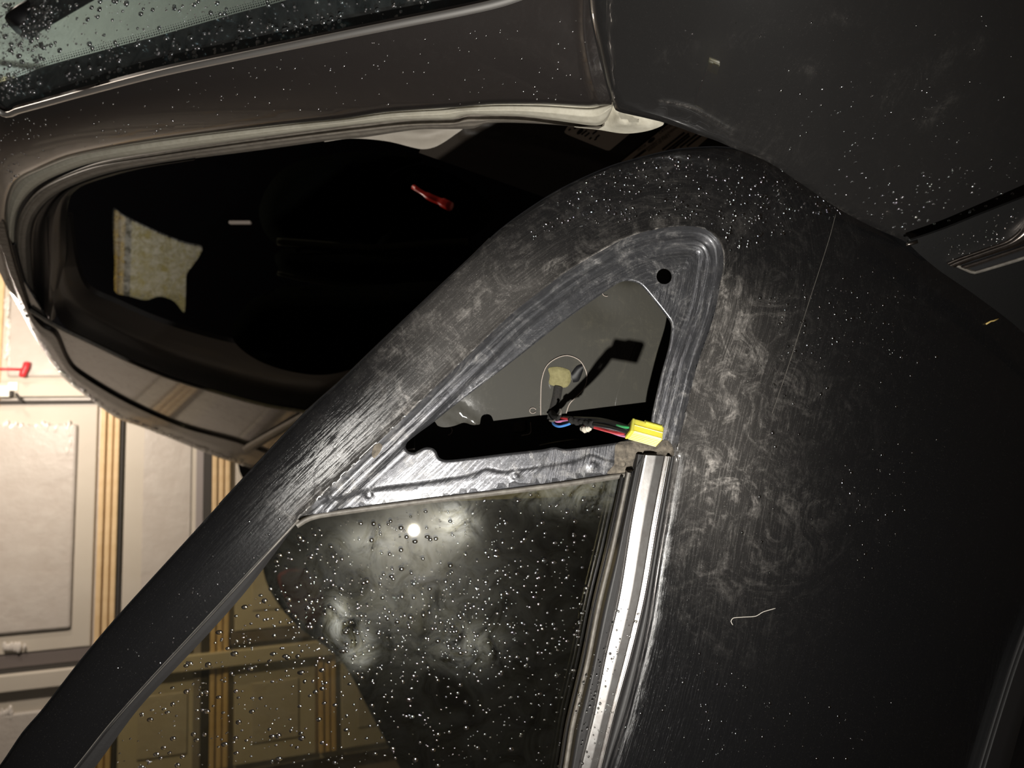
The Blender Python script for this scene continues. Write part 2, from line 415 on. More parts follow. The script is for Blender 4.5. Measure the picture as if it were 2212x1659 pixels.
M['water2'] = M['water'].copy(); M['water2'].node_tree.nodes['Principled BSDF'].inputs['Coat IOR'].default_value = 4.0; M['water2'].node_tree.nodes['Principled BSDF'].inputs['Coat Roughness'].default_value = .2
M['garage'] = simple('pale_garage_paint', (.60, .55, .47), .55, noise=(.54, .49, .41), nscale=3)
M['gpanel'] = simple('garage_panel_face', (.56, .52, .47), .4, noise=(.50, .45, .40), bump=.004, nscale=14)
M['wood'] = simple('tan_wood_strip', (.80, .60, .35), .6, noise=(.68, .48, .25), nscale=18)
M['gdark'] = simple('dark_gap', (.05, .045, .04), .8)
M['steel'] = simple('bright_hardware', (.85, .83, .75), .35, .6)
M['redplastic'] = simple('red_plastic', (.62, .03, .04), .4)
M['concrete'] = simple('wet_concrete', (.16, .135, .11), .35, noise=(.09, .075, .06), bump=.004, nscale=12)

# ------------------------------------------------------------------ ground and garage front
BODY_F = np.array((.29, -.957, 0)); BODY_F /= np.linalg.norm(BODY_F)       # where the car points
def slab(name, x0, y0, x1, y1, z0, z1, mat):
    return boxm(name, (x0, y0, z0), (x1-x0, 0, 0), (0, y1-y0, 0), (0, 0, z1-z0), mat)
tag(slab('floor', -7, -6, 7, 6, -.12, 0, M['concrete']), kind='structure')
GE = np.array((.991, .132, 0)); GN = np.array((.132, -.991, 0)); G0 = np.array((0, 3.62, 0.0))
GS = Surf(GN, G0)
def gp(px, py):
    p = GS.one(px, py); return (p-G0)@GE, p[2]
def gbox(name, a0, a1, z0, z1, y0, y1, mat, parent=None, bev=0.0):        # a: along the door, y: out from it
    if a0 > a1: a0, a1 = a1, a0
    if z0 > z1: z0, z1 = z1, z0
    return boxm(name, G0+GE*a0+GN*y0+np.array((0, 0, z0)), GE*(a1-a0), GN*(y1-y0), np.array((0, 0, z1-z0)), mat, parent, bev)
def gpx(name, x0, y0, x1, y1, d0, d1, mat, parent=None, bev=0.0):
    xm, ym = (x0+x1)/2, (y0+y1)/2
    return gbox(name, gp(xm, y0)[0], gp(xm, y1)[0], gp(x0, ym)[1], gp(x1, ym)[1], d0, d1, mat, parent, bev)
tag(gbox('wall_back', -6, 6, 0, 5.2, -.25, -.06, simple('brown_house_siding', (.30, .25, .22), .7)), kind='structure')
gd = gbox('door_1', -1.75, 1.48, 0.02, 3.3, -.055, -.02, M['gpanel']); tag(gd, 'pale sectional garage door behind the car', kind='structure')
# sections: tan wooden strips between pale boards
zs = [gp(232, 1150)[1], gp(477, 1150)[1], gp(707, 1450)[1]]
dz = zs[1]-zs[2]; zs += [zs[2]-dz, zs[2]-2*dz, zs[0]+dz]
sw = abs(gp(209, 1150)[1]-gp(255, 1150)[1])
aL, aR = -1.72, 1.42
aStile = gp(100, 866)[0]; aPost = gp(90, 1460)[0]
for z in zs:
    if .1 < z < 3.2:
        for k in range(3):
            gbox('wood_strip', aL, aR, z-sw/2+k*sw/3+.003, z-sw/2+(k+1)*sw/3-.003, -.02, .008-.004*(k % 2), M['wood'], gd, .004)
zz = sorted(zs)
for z0, z1 in zip([zz[0]-dz]+zz, zz+[zz[-1]+dz]):
    a, b = z0+sw/2+.012, z1-sw/2-.02
    if abs(z0-zs[0]) < .01: b = 3.25
    if z0 > zs[0]+.02 or b > 3.26: continue
    if b-a < .1 or a < .04: continue
    for x0, x1 in ((aL, aPost-.05), (aPost+.10, aStile-.02), (aStile+.02, aR)):
        if x1-x0 < .15: continue
        gbox('board', x0, x1, a, b, -.02, -.004, M['garage'], gd, .004)
        top = gp(22, 690)[1] if abs(z0-zs[0]) < .01 and x0 > aStile else b-.075
        hi = .012 if abs(z0-zs[0]) < .01 else .001
        gbox('raised_panel', x0+.085, x1-.085, a+.075, top, -.004, hi, M['gpanel'], gd, min(.010, (hi+.004)*.6))
tag(gbox('trim_2', 1.5, 2.9, 0.02, 3.3, -.055, .0, M['garage'], None, .004), kind='structure')
tag(gbox('trim_1', aPost-.045, aPost+.022, 0.02, 3.3, -.02, .030, M['garage'], None, .004), kind='structure')
gbox('shadow_gap', aPost+.024, aPost+.045, 0.02, 3.3, -.02, -.004, M['gdark'], gd)
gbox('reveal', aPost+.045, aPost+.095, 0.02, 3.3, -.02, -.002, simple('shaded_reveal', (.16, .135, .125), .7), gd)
gbox('shadow_gap', aStile-.012, aStile+.002, zs[0], 3.3, -.02, .004, M['gdark'], gd)
gbox('shadow_gap', aL, aR, zs[1]+sw/2+.001, zs[1]+sw/2+.034, -.02, .002, M['gdark'], gd)
gbox('reveal', aL, aR, zs[1]+sw/2+.036, zs[1]+sw/2+.066, -.02, .001, simple('shaded_grey_reveal', (.30, .27, .26), .7), gd)  # the reveal's shade is put into this grey
gbox('shadow_gap', aL, aR, zs[0]-sw/2-.011, zs[0]-sw/2-.002, -.02, .002, M['gdark'], gd)
gpx('stile', -60, 828, 205, 858, -.02, .016, M['garage'], gd, .004)
gpx('hinge_plate', -60, 836, 26, 860, .016, .030, M['steel'], gd, .004)
gpx('hinge_pin', 26, 846, 34, 858, .016, .04, M['gdark'], gd, .003)
gpx('hinge_plate', 20, 828, 42, 846, .016, .024, M['steel'], gd, .003)
tube('hinge_wire', [GS.one(x, y, .03) for x, y in ((34, 850), (42, 862), (50, 868))], .006, M['gdark'], gd)
gq = np.vstack([np.c_[RNG.uniform(4, 150, 22), RNG.normal(922, 4, 22)], np.c_[RNG.normal(152, 4, 8), RNG.uniform(915, 985, 8)], np.c_[RNG.normal(16, 3, 26), RNG.uniform(640, 785, 26)], np.c_[RNG.uniform(5, 60, 14), RNG.normal(1397, 2, 14)], np.c_[RNG.uniform(0, 30, 10), RNG.normal(1538, 5, 10)]])
drops('wet_drips', gq, RNG.uniform(2, 5, len(gq)), GS.lift(.010), simple('wet_glint', (.75, .70, .64), .06, coat=1.0), gd, .6, (2.2, 1))
ph = empty('pull_handle', tuple(GS.one(50, 797, .03))); ORIGIN['pull_handle'] = GS.one(50, 797, .03)
tag(ph, 'red pull handle hanging on a red cord before the pale garage door', 'handle')
tube('cord', [GS.one(-60, 796, .03), GS.one(0, 797, .03), GS.one(46, 798, .03)], .0055, M['redplastic'], ph)
tube('grip', smooth3([GS.one(48, 814, .03), GS.one(50, 806, .035), GS.one(54, 798, .035), GS.one(57, 790, .035), GS.one(59, 783, .03)], 4), [.009]+[.014]*15+[.009], M['redplastic'], ph, 10)

# ------------------------------------------------------------------ car: reference surfaces
def cam_n(r, u, d): return wdir(r, u, d)
H = depth_point(1577, 316, .56)
GN_glass = cam_n(.017, -.178, -.984)
def plane_c(n, c): n = np.asarray(n)/np.linalg.norm(n); return n, CAM+n*c
car = empty('car', (float(H[0]), float(H[1]), 0.0)); ORIGIN['car'] = np.array((H[0], H[1], 0.0))
tag(car, 'black car with its front door standing open and the door mirror taken off', 'car')

# ---- front door
CREASE = sm([(643, 1121), (700, 1066), (780, 990), (847, 927), (975, 803), (1104, 679), (1170, 627), (1234, 580), (1303, 540), (1350, 515), (1400, 499), (1450, 490), (1500, 489), (1535, 501), (1557, 527), (1563, 565), (1555, 620), (1540, 690), (1505, 793), (1484, 880), (1466, 955), (1458, 985)])
FLB = sm([(1375, 1013), (1364, 1017), (1162, 1046), (1017, 1064), (800, 1093), (650, 1115)])
SAIL = cat(CREASE, ln([(1458, 985), (1392, 981), (1375, 1010)]), FLB)
STEP = sm([(690, 1082), (800, 1055), (908, 1041), (1002, 1026), (1031, 1017), (1050, 1010), (1068, 1013), (1085, 1016), (1162, 1006), (1245, 992), (1266, 981), (1281, 979), (1299, 986), (1324, 992), (1380, 990)])
LOWER = cat(STEP, ln([(1380, 990), (1375, 1013)]), FLB, ln([(650, 1115), (690, 1082)]))
SIL = sm([(-80, 1750), (0, 1652), (47, 1583), (90, 1533), (177, 1421), (253, 1331), (426, 1141), (500, 1060), (657, 892), (740, 817), (800, 759), (920, 645), (1011, 560), (1082, 493), (1173, 429), (1240, 392), (1318, 358), (1375, 341), (1445, 324), (1496, 318), (1557, 316), (1620, 326), (1720, 372), (1850, 450), (2000, 540), (2120, 600)])
BELT = sm([(1282, 1770), (1313, 1659), (1357, 1516), (1396, 1352), (1417, 1222), (1443, 1070), (1458, 985)])
DIAG = sm([(650, 1115), (643, 1121), (541, 1230), (415, 1367), (325, 1464), (235, 1565), (162, 1656), (70, 1762)])
HOLE = sm([(876, 966), (880, 955), (905, 935), (934, 914), (984, 874), (1100, 786), (1223, 690), (1328, 616), (1345, 608), (1360, 607), (1380, 613), (1397, 629), (1447, 692), (1451, 706), (1446, 746), (1429, 808), (1411, 887), (1407, 912), (1404, 935), (1385, 945), (1353, 951), (1328, 957), (1230, 970), (1216, 970), (1198, 966), (1172, 971), (1089, 980), (1017, 989), (963, 994), (948, 988), (943, 976), (936, 969), (922, 966), (908, 971), (895, 978), (882, 975)], 6, True)
BOLT = np.array([(1435+17*math.cos(a), 597+17*math.sin(a)) for a in np.linspace(0, 2*math.pi, 28, endpoint=False)])
DOOR_OUT = cat(SIL, ln([(2120, 600), (2330, 680), (2330, 1770), (1282, 1770)], 20), BELT, CREASE[::-1], DIAG, ln([(70, 1762), (-80, 1750)]))
def door_h(q):
    h = np.zeros(len(q)); x, y = q[:, 0], q[:, 1]
    dc = dist(q, CREASE); nb = dist(q, FLB) < 1.5; ins = inside(q, SAIL) | nb
    prof = np.interp(dc, [0, 5, 13, 20, 28, 36, 47, 55, 64, 90], [0, -.0026, -.0082, -.0078, -.0060, -.0062, -.0104, -.0114, -.0104, -.0104])
    h += np.where(ins, prof, 0)
    h += np.where(~ins, .0012*np.exp(-(dc/6)**2), 0)               # the raised lip round the mirror patch
    lo = inside(q, LOWER) | nb; h += np.where(lo, -.0026*ss(0, 9, dist(q, STEP)), 0)
    for rx, ry in ((1113, 1028), (1281, 1006), (797, 1069)):
        d = np.hypot(x-rx, y-ry); h += .0011*(1-ss(5, 11, d))
    dh_ = dist(q, np.vstack([HOLE, HOLE[:1]])); h -= .0012*np.clip(1-dh_/5, 0, 1)**2
    ds = dist(q, SIL); h -= .0035*np.clip(1-ds/10, 0, 1)**2
    h -= .006*np.clip(1-ds/90, 0, 1)**2*np.where(ins, 0, 1)
    db = dist(q, BELT); h -= np.where(ins | (x < 1300), 0, .0045*np.clip(1-db/20, 0, 1)**2)
    h -= np.clip(x-1560, 0, None)**2*4.5e-8
    cl = sm([(1570, 556), (1700, 535), (1870, 505), (1990, 520)])
    h += np.where((x > 1560) & (y < 620), .0009*np.exp(-(dist(q, cl)/26)**2), 0)
    return h
def door_dust_and_light(q):
    x, y = q[:, 0], q[:, 1]; dc = dist(q, CREASE); ins = inside(q, SAIL)
    out = (.85*np.exp(-(dc/38)**2)+.35*np.exp(-(dc/100)**2))*(1-.93*ss(1130, 1270, x)*(1-ss(560, 680, y)))+.9*np.exp(-(dc/2.6)**2)*(y > 500)  # narrow crease term paints a bright highlight line beside the dusty band
    strip_ = .9*np.exp(-(((x-1010)/190)**2+((y-700)/170)**2))
    lowr = .65*np.exp(-(((x-1530)/120)**2+((y-960)/260)**2))+.3*np.exp(-(((x-1600)/190)**2+((y-900)/420)**2))
    lowr = lowr*ss(540, 700, y)
    top = .07*np.exp(-(((x-1450)/260)**2+((y-420)/120)**2))
    out = out+.45*np.exp(-(dc/55)**2)*ss(620, 720, y)*(x > 1400)
    fl = np.where(ins, .62+.35*np.exp(-(dc/20)**2)+.6*np.exp(-(dc/3)**2), 0)  # narrowest term paints the crease highlight over the dusty flange
    ed = .9*np.exp(-(dist(q, SIL)/2.5)**2)*(x < 1250)
    return np.clip(ed+np.where(ins, fl, out*np.where(x < 1200, .55, .75)+strip_+lowr+top)+.15*np.exp(-((x-1480)/430)**2-((y-640)/430)**2), 0, 1)  # last broad term paints the lamp's falloff into the colour
nd, pd_ = plane_c(GN_glass, -.5364+.0075)
DS = Surf(nd, pd_, door_h)
feats = [offset(np.vstack([HOLE, HOLE[:1]]), k) for k in (2, -2, 4, -4, 6, -6, 9, -9)]+[CREASE]+[offset(CREASE, k) for k in (-10, -5, -2.5, 2.5, 6, 12, 18, 26, 33, 40, 46, 53, 60, 67)]+[STEP]+[offset(STEP, k) for k in (-4, 4, 9)]+\
        [offset(SIL, k) for k in (1.8, 3.5, 6, 10)]+[offset(BELT, k) for k in (4, -4, -9, 9, 14, -14)]
for rx, ry in ((1113, 1028), (1281, 1006), (797, 1069)):
    for r in (0, 4, 7, 11): feats.append(np.array([(rx+r*math.cos(a), ry+r*math.sin(a)) for a in np.linspace(0, 6.28, 12)]))
def door_suv(q):
    D, T = near(q, np.vstack([DIAG[::-1], CREASE, BELT[::-1][1:]])); D = np.where(inside(q, SAIL), -D, D)
    return np.c_[T/100, D/100, 0*D]
door = panel('front_door', DOOR_OUT, DS, M['doorpaint'], car, [], 15, .0012, feats, {'dust_and_light': door_dust_and_light, 'suv': door_suv})
mm = panel('mirror_mount', SAIL, DS, M['flange'], door, [HOLE, BOLT], 11, .0012, feats, {'dust_and_light': door_dust_and_light, 'suv': door_suv})
tag(mm, 'rubbed grey recessed mirror mount with a triangular hole')
FLW = np.vstack([offset(FLB, -1)])
strip('mount_return', FLW+np.array((.5, 3)), FLW+np.array((1.5, 9)), Surf(nd, pd_), M['black'], door, [(0, -.0165), (.5, -.05), (1, -.085)], 6, 60, .0012)
tag(door, 'black open front door with bare mirror mount and dusty paint')

# glass and its seals
GSURF = Surf(*plane_c(GN_glass, -.5364))
PANE = GSURF.lift(-.0075)
GEDGE = sm([(640, 1135), (600, 1190), (534, 1277), (455, 1367), (383, 1443), (300, 1533), (209, 1656), (120, 1775)])
GBOT = sm([(1362, 1030), (1340, 1100), (1309, 1183), (1283, 1330), (1257, 1460), (1233, 1590), (1224, 1659), (1205, 1775)])
GTOP = sm([(640, 1135), (665, 1120), (700, 1111), (900, 1084), (1190, 1049), (1362, 1024)])
gpoly = cat(offset(GTOP, -12), offset(GBOT, -10), GEDGE[::-1]-np.array((14, 6)))
def glass_smear_glow(q):
    x, y = q[:, 0], q[:, 1]; d = 0
    for (cx, cy, ax_, ay_, w) in ((985, 1125, 36, 36, 1.0), (915, 1150, 60, 60, .10), (730, 1340, 17, 32, 1.6), (775, 1400, 26, 34, .8), (1010, 1395, 60, 40, .25), (1250, 1060, 120, 35, .35), (850, 1280, 180, 120, .12), (800, 1170, 60, 30, .3)):  # weakest spot paints the glow round the lamp's reflection, beside real smears
        d = d+w*np.exp(-((x-cx)/ax_)**2-((y-cy)/ay_)**2)
    return np.clip(d+.008, 0, 1)
gl = panel('door_glass', gpoly, PANE, M['glass'], door, (), 14, .004, (), {'dust_and_light': glass_smear_glow})
# smears left on the glass
strip('glass_top_seal', offset(GTOP, 7), offset(GTOP, -6), GSURF.lift(-.006), M['lip'], door, rnd(.0035), 7)
strip('glass_edge_seal', DIAG[2:], np.vstack([offset(GEDGE, 2)]), GSURF, M['rubber'], door, [(0, .0065), (.12, .008), (.25, .0045), (.6, .003), (1, .0008)], 8)
tube('frame_edge_bead', DS.at(offset(DIAG[1:], -2), -.0015), .0012, M['lip'], door, 6)
hem = SIL[(SIL[:, 0] > 470) & (SIL[:, 0] < 1060)]
tube('hem_edge', DS.at(offset(hem, .6), .0003), .0006, simple('pale_hem_edge', (.62, .60, .57), .45), door, 6)  # thin pale bead along the door's edge
# belt line mouldings
C0 = sm([(1376, 981), (1370, 1018), (1335, 1183), (1305, 1308), (1279, 1438), (1248, 1568), (1233, 1659), (1212, 1772)])
C1 = sm([(1391, 983), (1365, 1113), (1337, 1287), (1307, 1417), (1283, 1538), (1253, 1659), (1231, 1772)])
C2 = sm([(1450, 986), (1422, 1135), (1396, 1287), (1365, 1417), (1331, 1538), (1302, 1659), (1272, 1772)])
strip('belt_channel', C0, offset(C1, 2), GSURF, M['rubber'], door, [(0, .002), (.2, .005), (.9, .005), (1, .003)], 6, thick=.006)
strip('belt_trim', C1, C2, GSURF, M['chrome'], door, [(0, .004), (.03, .0065), (.10, .0070), (.45, .0082), (.74, .0084), (.80, .0070), (.84, .0068), (.90, .0088), (.95, .0088), (1, .004)], 16, thick=.003)
strip('belt_groove', offset(C2, 3), offset(BELT, 2)[::-1], GSURF, M['rubber'], door, [(0, .003), (.5, .0005), (1, .003)], 5, thick=.004)
L0 = offset(C0, 4); 
strip('glass_run_lip', offset(C0[6:], 16), offset(C0[6:], 6), GSURF, M['lip'], door, [(0, .0012), (.3, .005), (.6, .005), (1, .0022)], 6)
strip('glass_run_lip', offset(C0[8:], 26), offset(C0[8:], 19), GSURF, M['rubber'], door, [(0, .0012), (.5, .004), (1, .0022)], 6)

# grimy foam pad where the mirror mount meets the belt trim
FOAM = sm([(1332, 958), (1360, 953), (1400, 955), (1440, 951), (1451, 960), (1455, 985), (1425, 984), (1382, 984), (1378, 1000), (1371, 1016), (1345, 1021), (1312, 1023), (1326, 1004), (1328, 985)], 5, True)
def foam_h(q): return door_h(q)+.0022*ss(0, 12, dist(q, np.vstack([FOAM, FOAM[:1]])))
panel('foam_pad', FOAM, Surf(nd, pd_, foam_h), M['foam'], door, (), 6, .001, dh=.0006)
tube('foam_button', [DS.one(1343, 1001, .002), DS.one(1343, 1001, .0042)], [.0032, .0026], M['foam'], door, 14)
def pad(name, pts, mat, par, hh=.0012, surf=None):
    P = sm(pts, 5, True); b = (surf or DS)
    s = Surf(b.n, CAM+b.n*b.c, lambda q: (b.hf(q) if b.hf else 0)+hh*ss(0, 6, dist(q, np.vstack([P, P[:1]]))))
    return panel(name, P, s, mat, par, (), 6, .0008, dh=.0002)
pad('tape_scrap', [(806, 968), (816, 957), (826, 962), (820, 978), (808, 990), (803, 984)], M['foam'], door)

# inner plate behind the mirror hole, beam below it
NI, PI_ = plane_c(cam_n(-.1245, -.107, -.986), -.6025)
def inner_h(q):
    h = -.0018*np.exp(-(np.hypot(q[:, 0]-1300, (q[:, 1]-668)*1.4)/46)**2)
    h += -.016*ss(60, 0, np.hypot(q[:, 0]-1365, q[:, 1]-560))
    fold = sm([(985, 885), (1005, 900), (1032, 918)])
    h += .0016*np.exp(-(dist(q, fold)/7)**2)+.0012*np.exp(-(dist(q, sm([(962, 888), (975, 898), (996, 914)]))/5)**2)
    return h
IS = Surf(NI, PI_, inner_h)
PLATE = cat(sm([(840, 935), (900, 905), (937, 908), (945, 919), (960, 923), (981, 920), (1002, 913), (1020, 918), (1035, 917)], 6), sm([(1037, 915), (1040, 900), (1050, 894), (1061, 898), (1066, 909)], 4), ln([(1066, 909), (1165, 897), (1300, 880), (1480, 858), (1520, 560), (1340, 520), (1000, 740), (840, 880)], 12))
panel('inner_plate', PLATE, IS, M['inner'], door, (), 9, .0012, (), {'dust_and_light': lambda q: .30+.35*np.exp(-(np.hypot(q[:, 0]-1390, q[:, 1]-700)/90)**2)})  # pale patch on one side paints in light bounced from the flange
UPX = sm([(1168, 897), (1168, 860), (1170, 822), (1180, 792), (1200, 775), (1225, 768), (1250, 777), (1263, 795), (1268, 815), (1262, 838), (1245, 857), (1230, 873), (1223, 893)], 5)
ISF = Surf(NI, PI_)
panel('access_flap', cat(UPX, ln([(1223, 893), (1168, 897)])), ISF, M['inner'], door, (), 8, .0006, (), {'dust_and_light': lambda q: np.full(len(q), .3)}, dh=.0012)
tube('flap_edge', ISF.at(UPX, .0018), .00038, M['pale'], door, 6)
pad('foam_patch', [(1184, 797), (1192, 793), (1210, 793), (1230, 800), (1233, 812), (1232, 826), (1222, 837), (1200, 834), (1186, 829), (1188, 812)], M['olive'], door, .0016, ISF.lift(.0016))
strip('cloth_strap', sm([(1197, 832), (1192, 860), (1187, 880), (1182, 905)]), sm([(1216, 836), (1212, 860), (1207, 882), (1210, 905)]), ISF.lift(.0014), M['cloth'], door, rnd(.003), 6, 14, .001)
strip('cloth_strap', sm([(1234, 806), (1246, 790), (1258, 786)]), sm([(1238, 826), (1250, 824), (1260, 800)]), ISF.lift(.0016), M['black'], door, rnd(.002), 6, 10, .001)  # black piece stands for tape and the shadow blob beside the patch
for ring in ([(1151+7*math.cos(a), 887+6*math.sin(a)) for a in np.linspace(.4, 6, 12)], [(1310+9*math.cos(a), 632+8*math.sin(a)) for a in np.linspace(1.2, 5, 12)]):
    tube('glue_ring', ISF.at(ring, .0016), .0003, M['pale'], door, 5)
NB, PB = plane_c(cam_n(-.05, -.15, -.985), -.640)
BS = Surf(NB, PB)
SQ = sm([(1110, 913), (1112, 910), (1136, 907), (1139, 909), (1139, 932), (1137, 934), (1113, 936), (1110, 934)], 4, True)
SQ2 = cat(ln([(872, 950), (896, 940), (896, 972), (872, 976)], 5))
panel('inner_beam', cat(ln([(800, 860), (1540, 840), (1540, 1060), (800, 1090)], 20)), BS, M['black'], door, [SQ, SQ2], 24, .012)
tube('beam_hole_rim', BS.at(sm([(1146, 912), (1147, 932), (1143, 938), (1126, 941)], 4), .001), .0006, M['darkchrome'], door, 6)
tube('beam_edge', BS.at(sm([(1165, 962), (1200, 955), (1240, 949)], 6), .001), .0005, M['darkchrome'], door, 6)
tube('beam_hole_rim', BS.at(sm([(974, 923), (977, 930), (974, 937), (968, 940)], 4), .001), .0006, M['darkchrome'], door, 6)
panel('trim_clip', ln([(1100, 900), (1150, 900), (1150, 945), (1100, 945)], 10), BS, simple('grey_clip', (.20, .17, .13), .5), door, (), 20, .002, dh=-.016)
NT2, PT2 = plane_c(cam_n(-.05, -.15, -.985), -.700)
panel('door_inner_trim', cat(ln([(780, 900), (900, 800), (1340, 500), (1560, 500), (1720, 520), (2330, 760), (2330, 1770), (1290, 1770), (1440, 1060), (800, 1070)], 24)), Surf(NT2, PT2), simple('dark_inner_trim', (.012, .011, .010), .6), door, (), 40, .01)
# door frame depth behind the skin: edge band that closes the frame
strip('door_frame_return', SIL[:-14], offset(SIL, 26)[:-14], Surf(nd, pd_), M['black'], door, [(0, -.006), (1, -.03)], 4, thick=.02)

# ---- dangling plug with its wires
wh = empty('wire_harness', tuple(depth_point(1390, 936, .455))); ORIGIN['wire_harness'] = depth_point(1390, 936, .455)
tag(wh, 'yellow plastic connector plug dangling on multicoloured wires from the mirror hole', 'connector')
R0 = depth_point(1366, 933, .452); R1 = depth_point(1431, 951, .449); T0 = depth_point(1368, 903, .459); V0 = depth_point(1350, 948, .4605)
L_ = R1-R0; U_ = T0-R0; V_ = V0-R0; le = L_/np.linalg.norm(L_)
U_ = U_-le*(U_@le)*.6; V_ = V_-le*(V_@le)*.3
hs = boxm('plug_housing', R0, L_, U_, V_, M['yellow'], wh, .0009, 3)
uu = U_/np.linalg.norm(U_); vv = V_/np.linalg.norm(V_)
out_u = -vv; out_v = -uu
for k in range(5):       # ribs on the two faces turned to the camera
    boxm('plug_rib', R0+V_*(.10+.18*k)+L_*.03, L_*.94, V_*.09, out_v*.0004, M['yellow'], wh, .0002, 1)
boxm('plug_latch', R0+U_*.80+L_*.36, L_*.56, U_*.16, out_u*.0012, M['yellow'], wh, .0004, 2)
boxm('plug_latch', R0+U_*.98+L_*.34, L_*.6, U_*.12, V_*.6, M['yellow'], wh, .0004, 2)
boxm('plug_rib', R0+U_*.48+L_*.02, L_*.96, U_*.07, out_u*.0005, M['yellow'], wh, .0002, 1)
boxm('plug_rib', R0+U_*.06+L_*.04, L_*.92, U_*.06, out_u*.0004, M['yellow'], wh, .0002, 1)
boxm('plug_collar', R0-le*.0012, le*.0016, U_, V_, M['yellow'], wh, .0005, 2)
boxm('plug_cavity', R0-le*.0014+U_*.1+V_*.1, le*.0006, U_*.8, V_*.8, M['yellowdark'], wh, .0002, 1)
E = R0+U_*.45+V_*.5
def wire(mat, pts, r=.00115):
    return tube('wire', smooth3([depth_point(*p) for p in pts], 6), r, M[mat], wh, 8)
wire('blue', [(1193, 905, .600), (1196, 916, .590), (1208, 921, .580), (1226, 917, .570), (1240, 911, .560), (1262, 914, .545), (1300, 917, .512), (1335, 925, .478), (1364, 932, .4585)])
wire('pink', [(1194, 901, .600), (1202, 910, .588), (1220, 909, .575), (1237, 909, .562), (1262, 916, .546), (1300, 926, .514), (1340, 939, .478), (1362, 940, .460)])
wire('red', [(1198, 896, .600), (1210, 903, .588), (1222, 904, .575), (1238, 908, .561), (1262, 917, .545), (1285, 921, .525), (1320, 930, .495), (1345, 934, .472), (1364, 936, .4575)], .0014)
wire('red', [(1200, 898, .602), (1214, 905, .590), (1236, 909, .563), (1262, 917, .547), (1288, 924, .522), (1330, 935, .484), (1352, 937, .466), (1364, 937, .459)], .0012)
wire('blackwire', [(1196, 903, .602), (1215, 912, .581), (1237, 910, .563), (1262, 911, .545), (1290, 911, .520), (1330, 917, .482), (1364, 929, .4575)], .0017)
wire('blackwire', [(1200, 900, .600), (1218, 903, .583), (1240, 904, .562), (1266, 905, .541), (1295, 907, .517), (1325, 914, .487), (1350, 922, .467), (1366, 928, .459)], .0017)
wire('blackwire', [(1262, 914, .543), (1290, 918, .517), (1320, 924, .487), (1345, 930, .469), (1364, 934, .459)], .0016)
wire('green', [(1262, 911, .545), (1300, 911, .512), (1330, 917, .481), (1350, 922, .464), (1367, 926, .4565)], .0011)
wire('white', [(1262, 914, .546), (1300, 921, .513), (1332, 927, .479), (1352, 928, .465), (1366, 928, .459)], .0008)
wire('pink', [(1300, 925, .514), (1335, 938, .482), (1352, 942, .466), (1362, 944, .460)], .0011)
tube('cloth_tape', smooth3([depth_point(1233, 907, .564), depth_point(1250, 911, .554), depth_point(1268, 914, .540), depth_point(1284, 917, .524)], 5), [.0028+.0006*math.sin(i*1.9) for i in range(16)], M['cloth'], wh, 10)
tube('tape_lint', smooth3([depth_point(1256, 925, .543), depth_point(1264, 928, .537), depth_point(1272, 926, .534), depth_point(1279, 924, .530)], 4), [.0012, .0022, .0018, .0024, .0028, .002, .0022, .0026, .0018, .002, .0014, .0008, .0005], M['lint'], wh, 8)
tube('wire_sleeve', smooth3([depth_point(1192, 893, .612), depth_point(1196, 899, .604), depth_point(1203, 904, .592), depth_point(1212, 906, .584)], 4), .0034, M['cloth'], wh, 10)
tube('cable_tie', smooth3([depth_point(1187, 908, .596), depth_point(1196, 909, .590), depth_point(1206, 903, .586), depth_point(1212, 890, .586), depth_point(1210, 884, .588)], 4), .0011, M['lip'], wh, 6)

# ---- body side: pillar, roof rail, fender
NP_ = np.array((-.9, -.273, .342)); 
WEDGE = sm([(-12, 226), (14, 240), (34, 233), (100, 215), (169, 196), (338, 152), (506, 116), (740, 68), (869, 42), (1004, 15), (1090, -6), (1180, -40)])
PB_ = sm([(1321, 226), (1274, 231), (1173, 226), (1068, 226), (1011, 230), (980, 233), (835, 243), (740, 257), (608, 270), (422, 292), (270, 314), (152, 338), (84, 365), (40, 388), (20, 422), (13, 473), (17, 560), (30, 610), (64, 669)])
def pillar_h(q):
    a = dist(q, WEDGE); b = dist(q, PB_); s = a/(a+b+1e-6)
    h = .007*(1-(2*s-1)**2)-.004*np.clip(1-a/12, 0, 1)**2-.004*np.clip(1-b/12, 0, 1)**2
    rd = sm([(1262, -10), (1262, 60), (1268, 110), (1280, 170), (1296, 222)])
    h += .0035*np.exp(-(dist(q, rd)/9)**2)
    wave = sm([(100, 300), (200, 252), (330, 215), (480, 180), (600, 140), (720, 105)])
    return h
PS = Surf(NP_, H, pillar_h)
PILLAR = cat(WEDGE, ln([(1180, -40), (1271, -40)], 14), sm([(1271, -40), (1272, 0), (1276, 41), (1291, 111), (1308, 179), (1321, 226)]), PB_, sm([(64, 669), (20, 628), (0, 590), (-30, 520), (-60, 420), (-60, 330), (-40, 270), (-12, 226)]))
panel('windshield_pillar', PILLAR, PS, M['pillar'], car, (), 13, .004, [offset(PB_, k) for k in (4, 8, 13)]+[offset(WEDGE, k) for k in (4, 8, 13)]+[offset(sm([(1262, -10), (1262, 60), (1268, 110), (1280, 170), (1296, 222)]), k) for k in (-8, -4, 0, 4, 8)], {'dust_and_light': lambda q: .06+.5*np.exp(-(dist(q, [(1290, 20), (1300, 210)])/16)**2)})
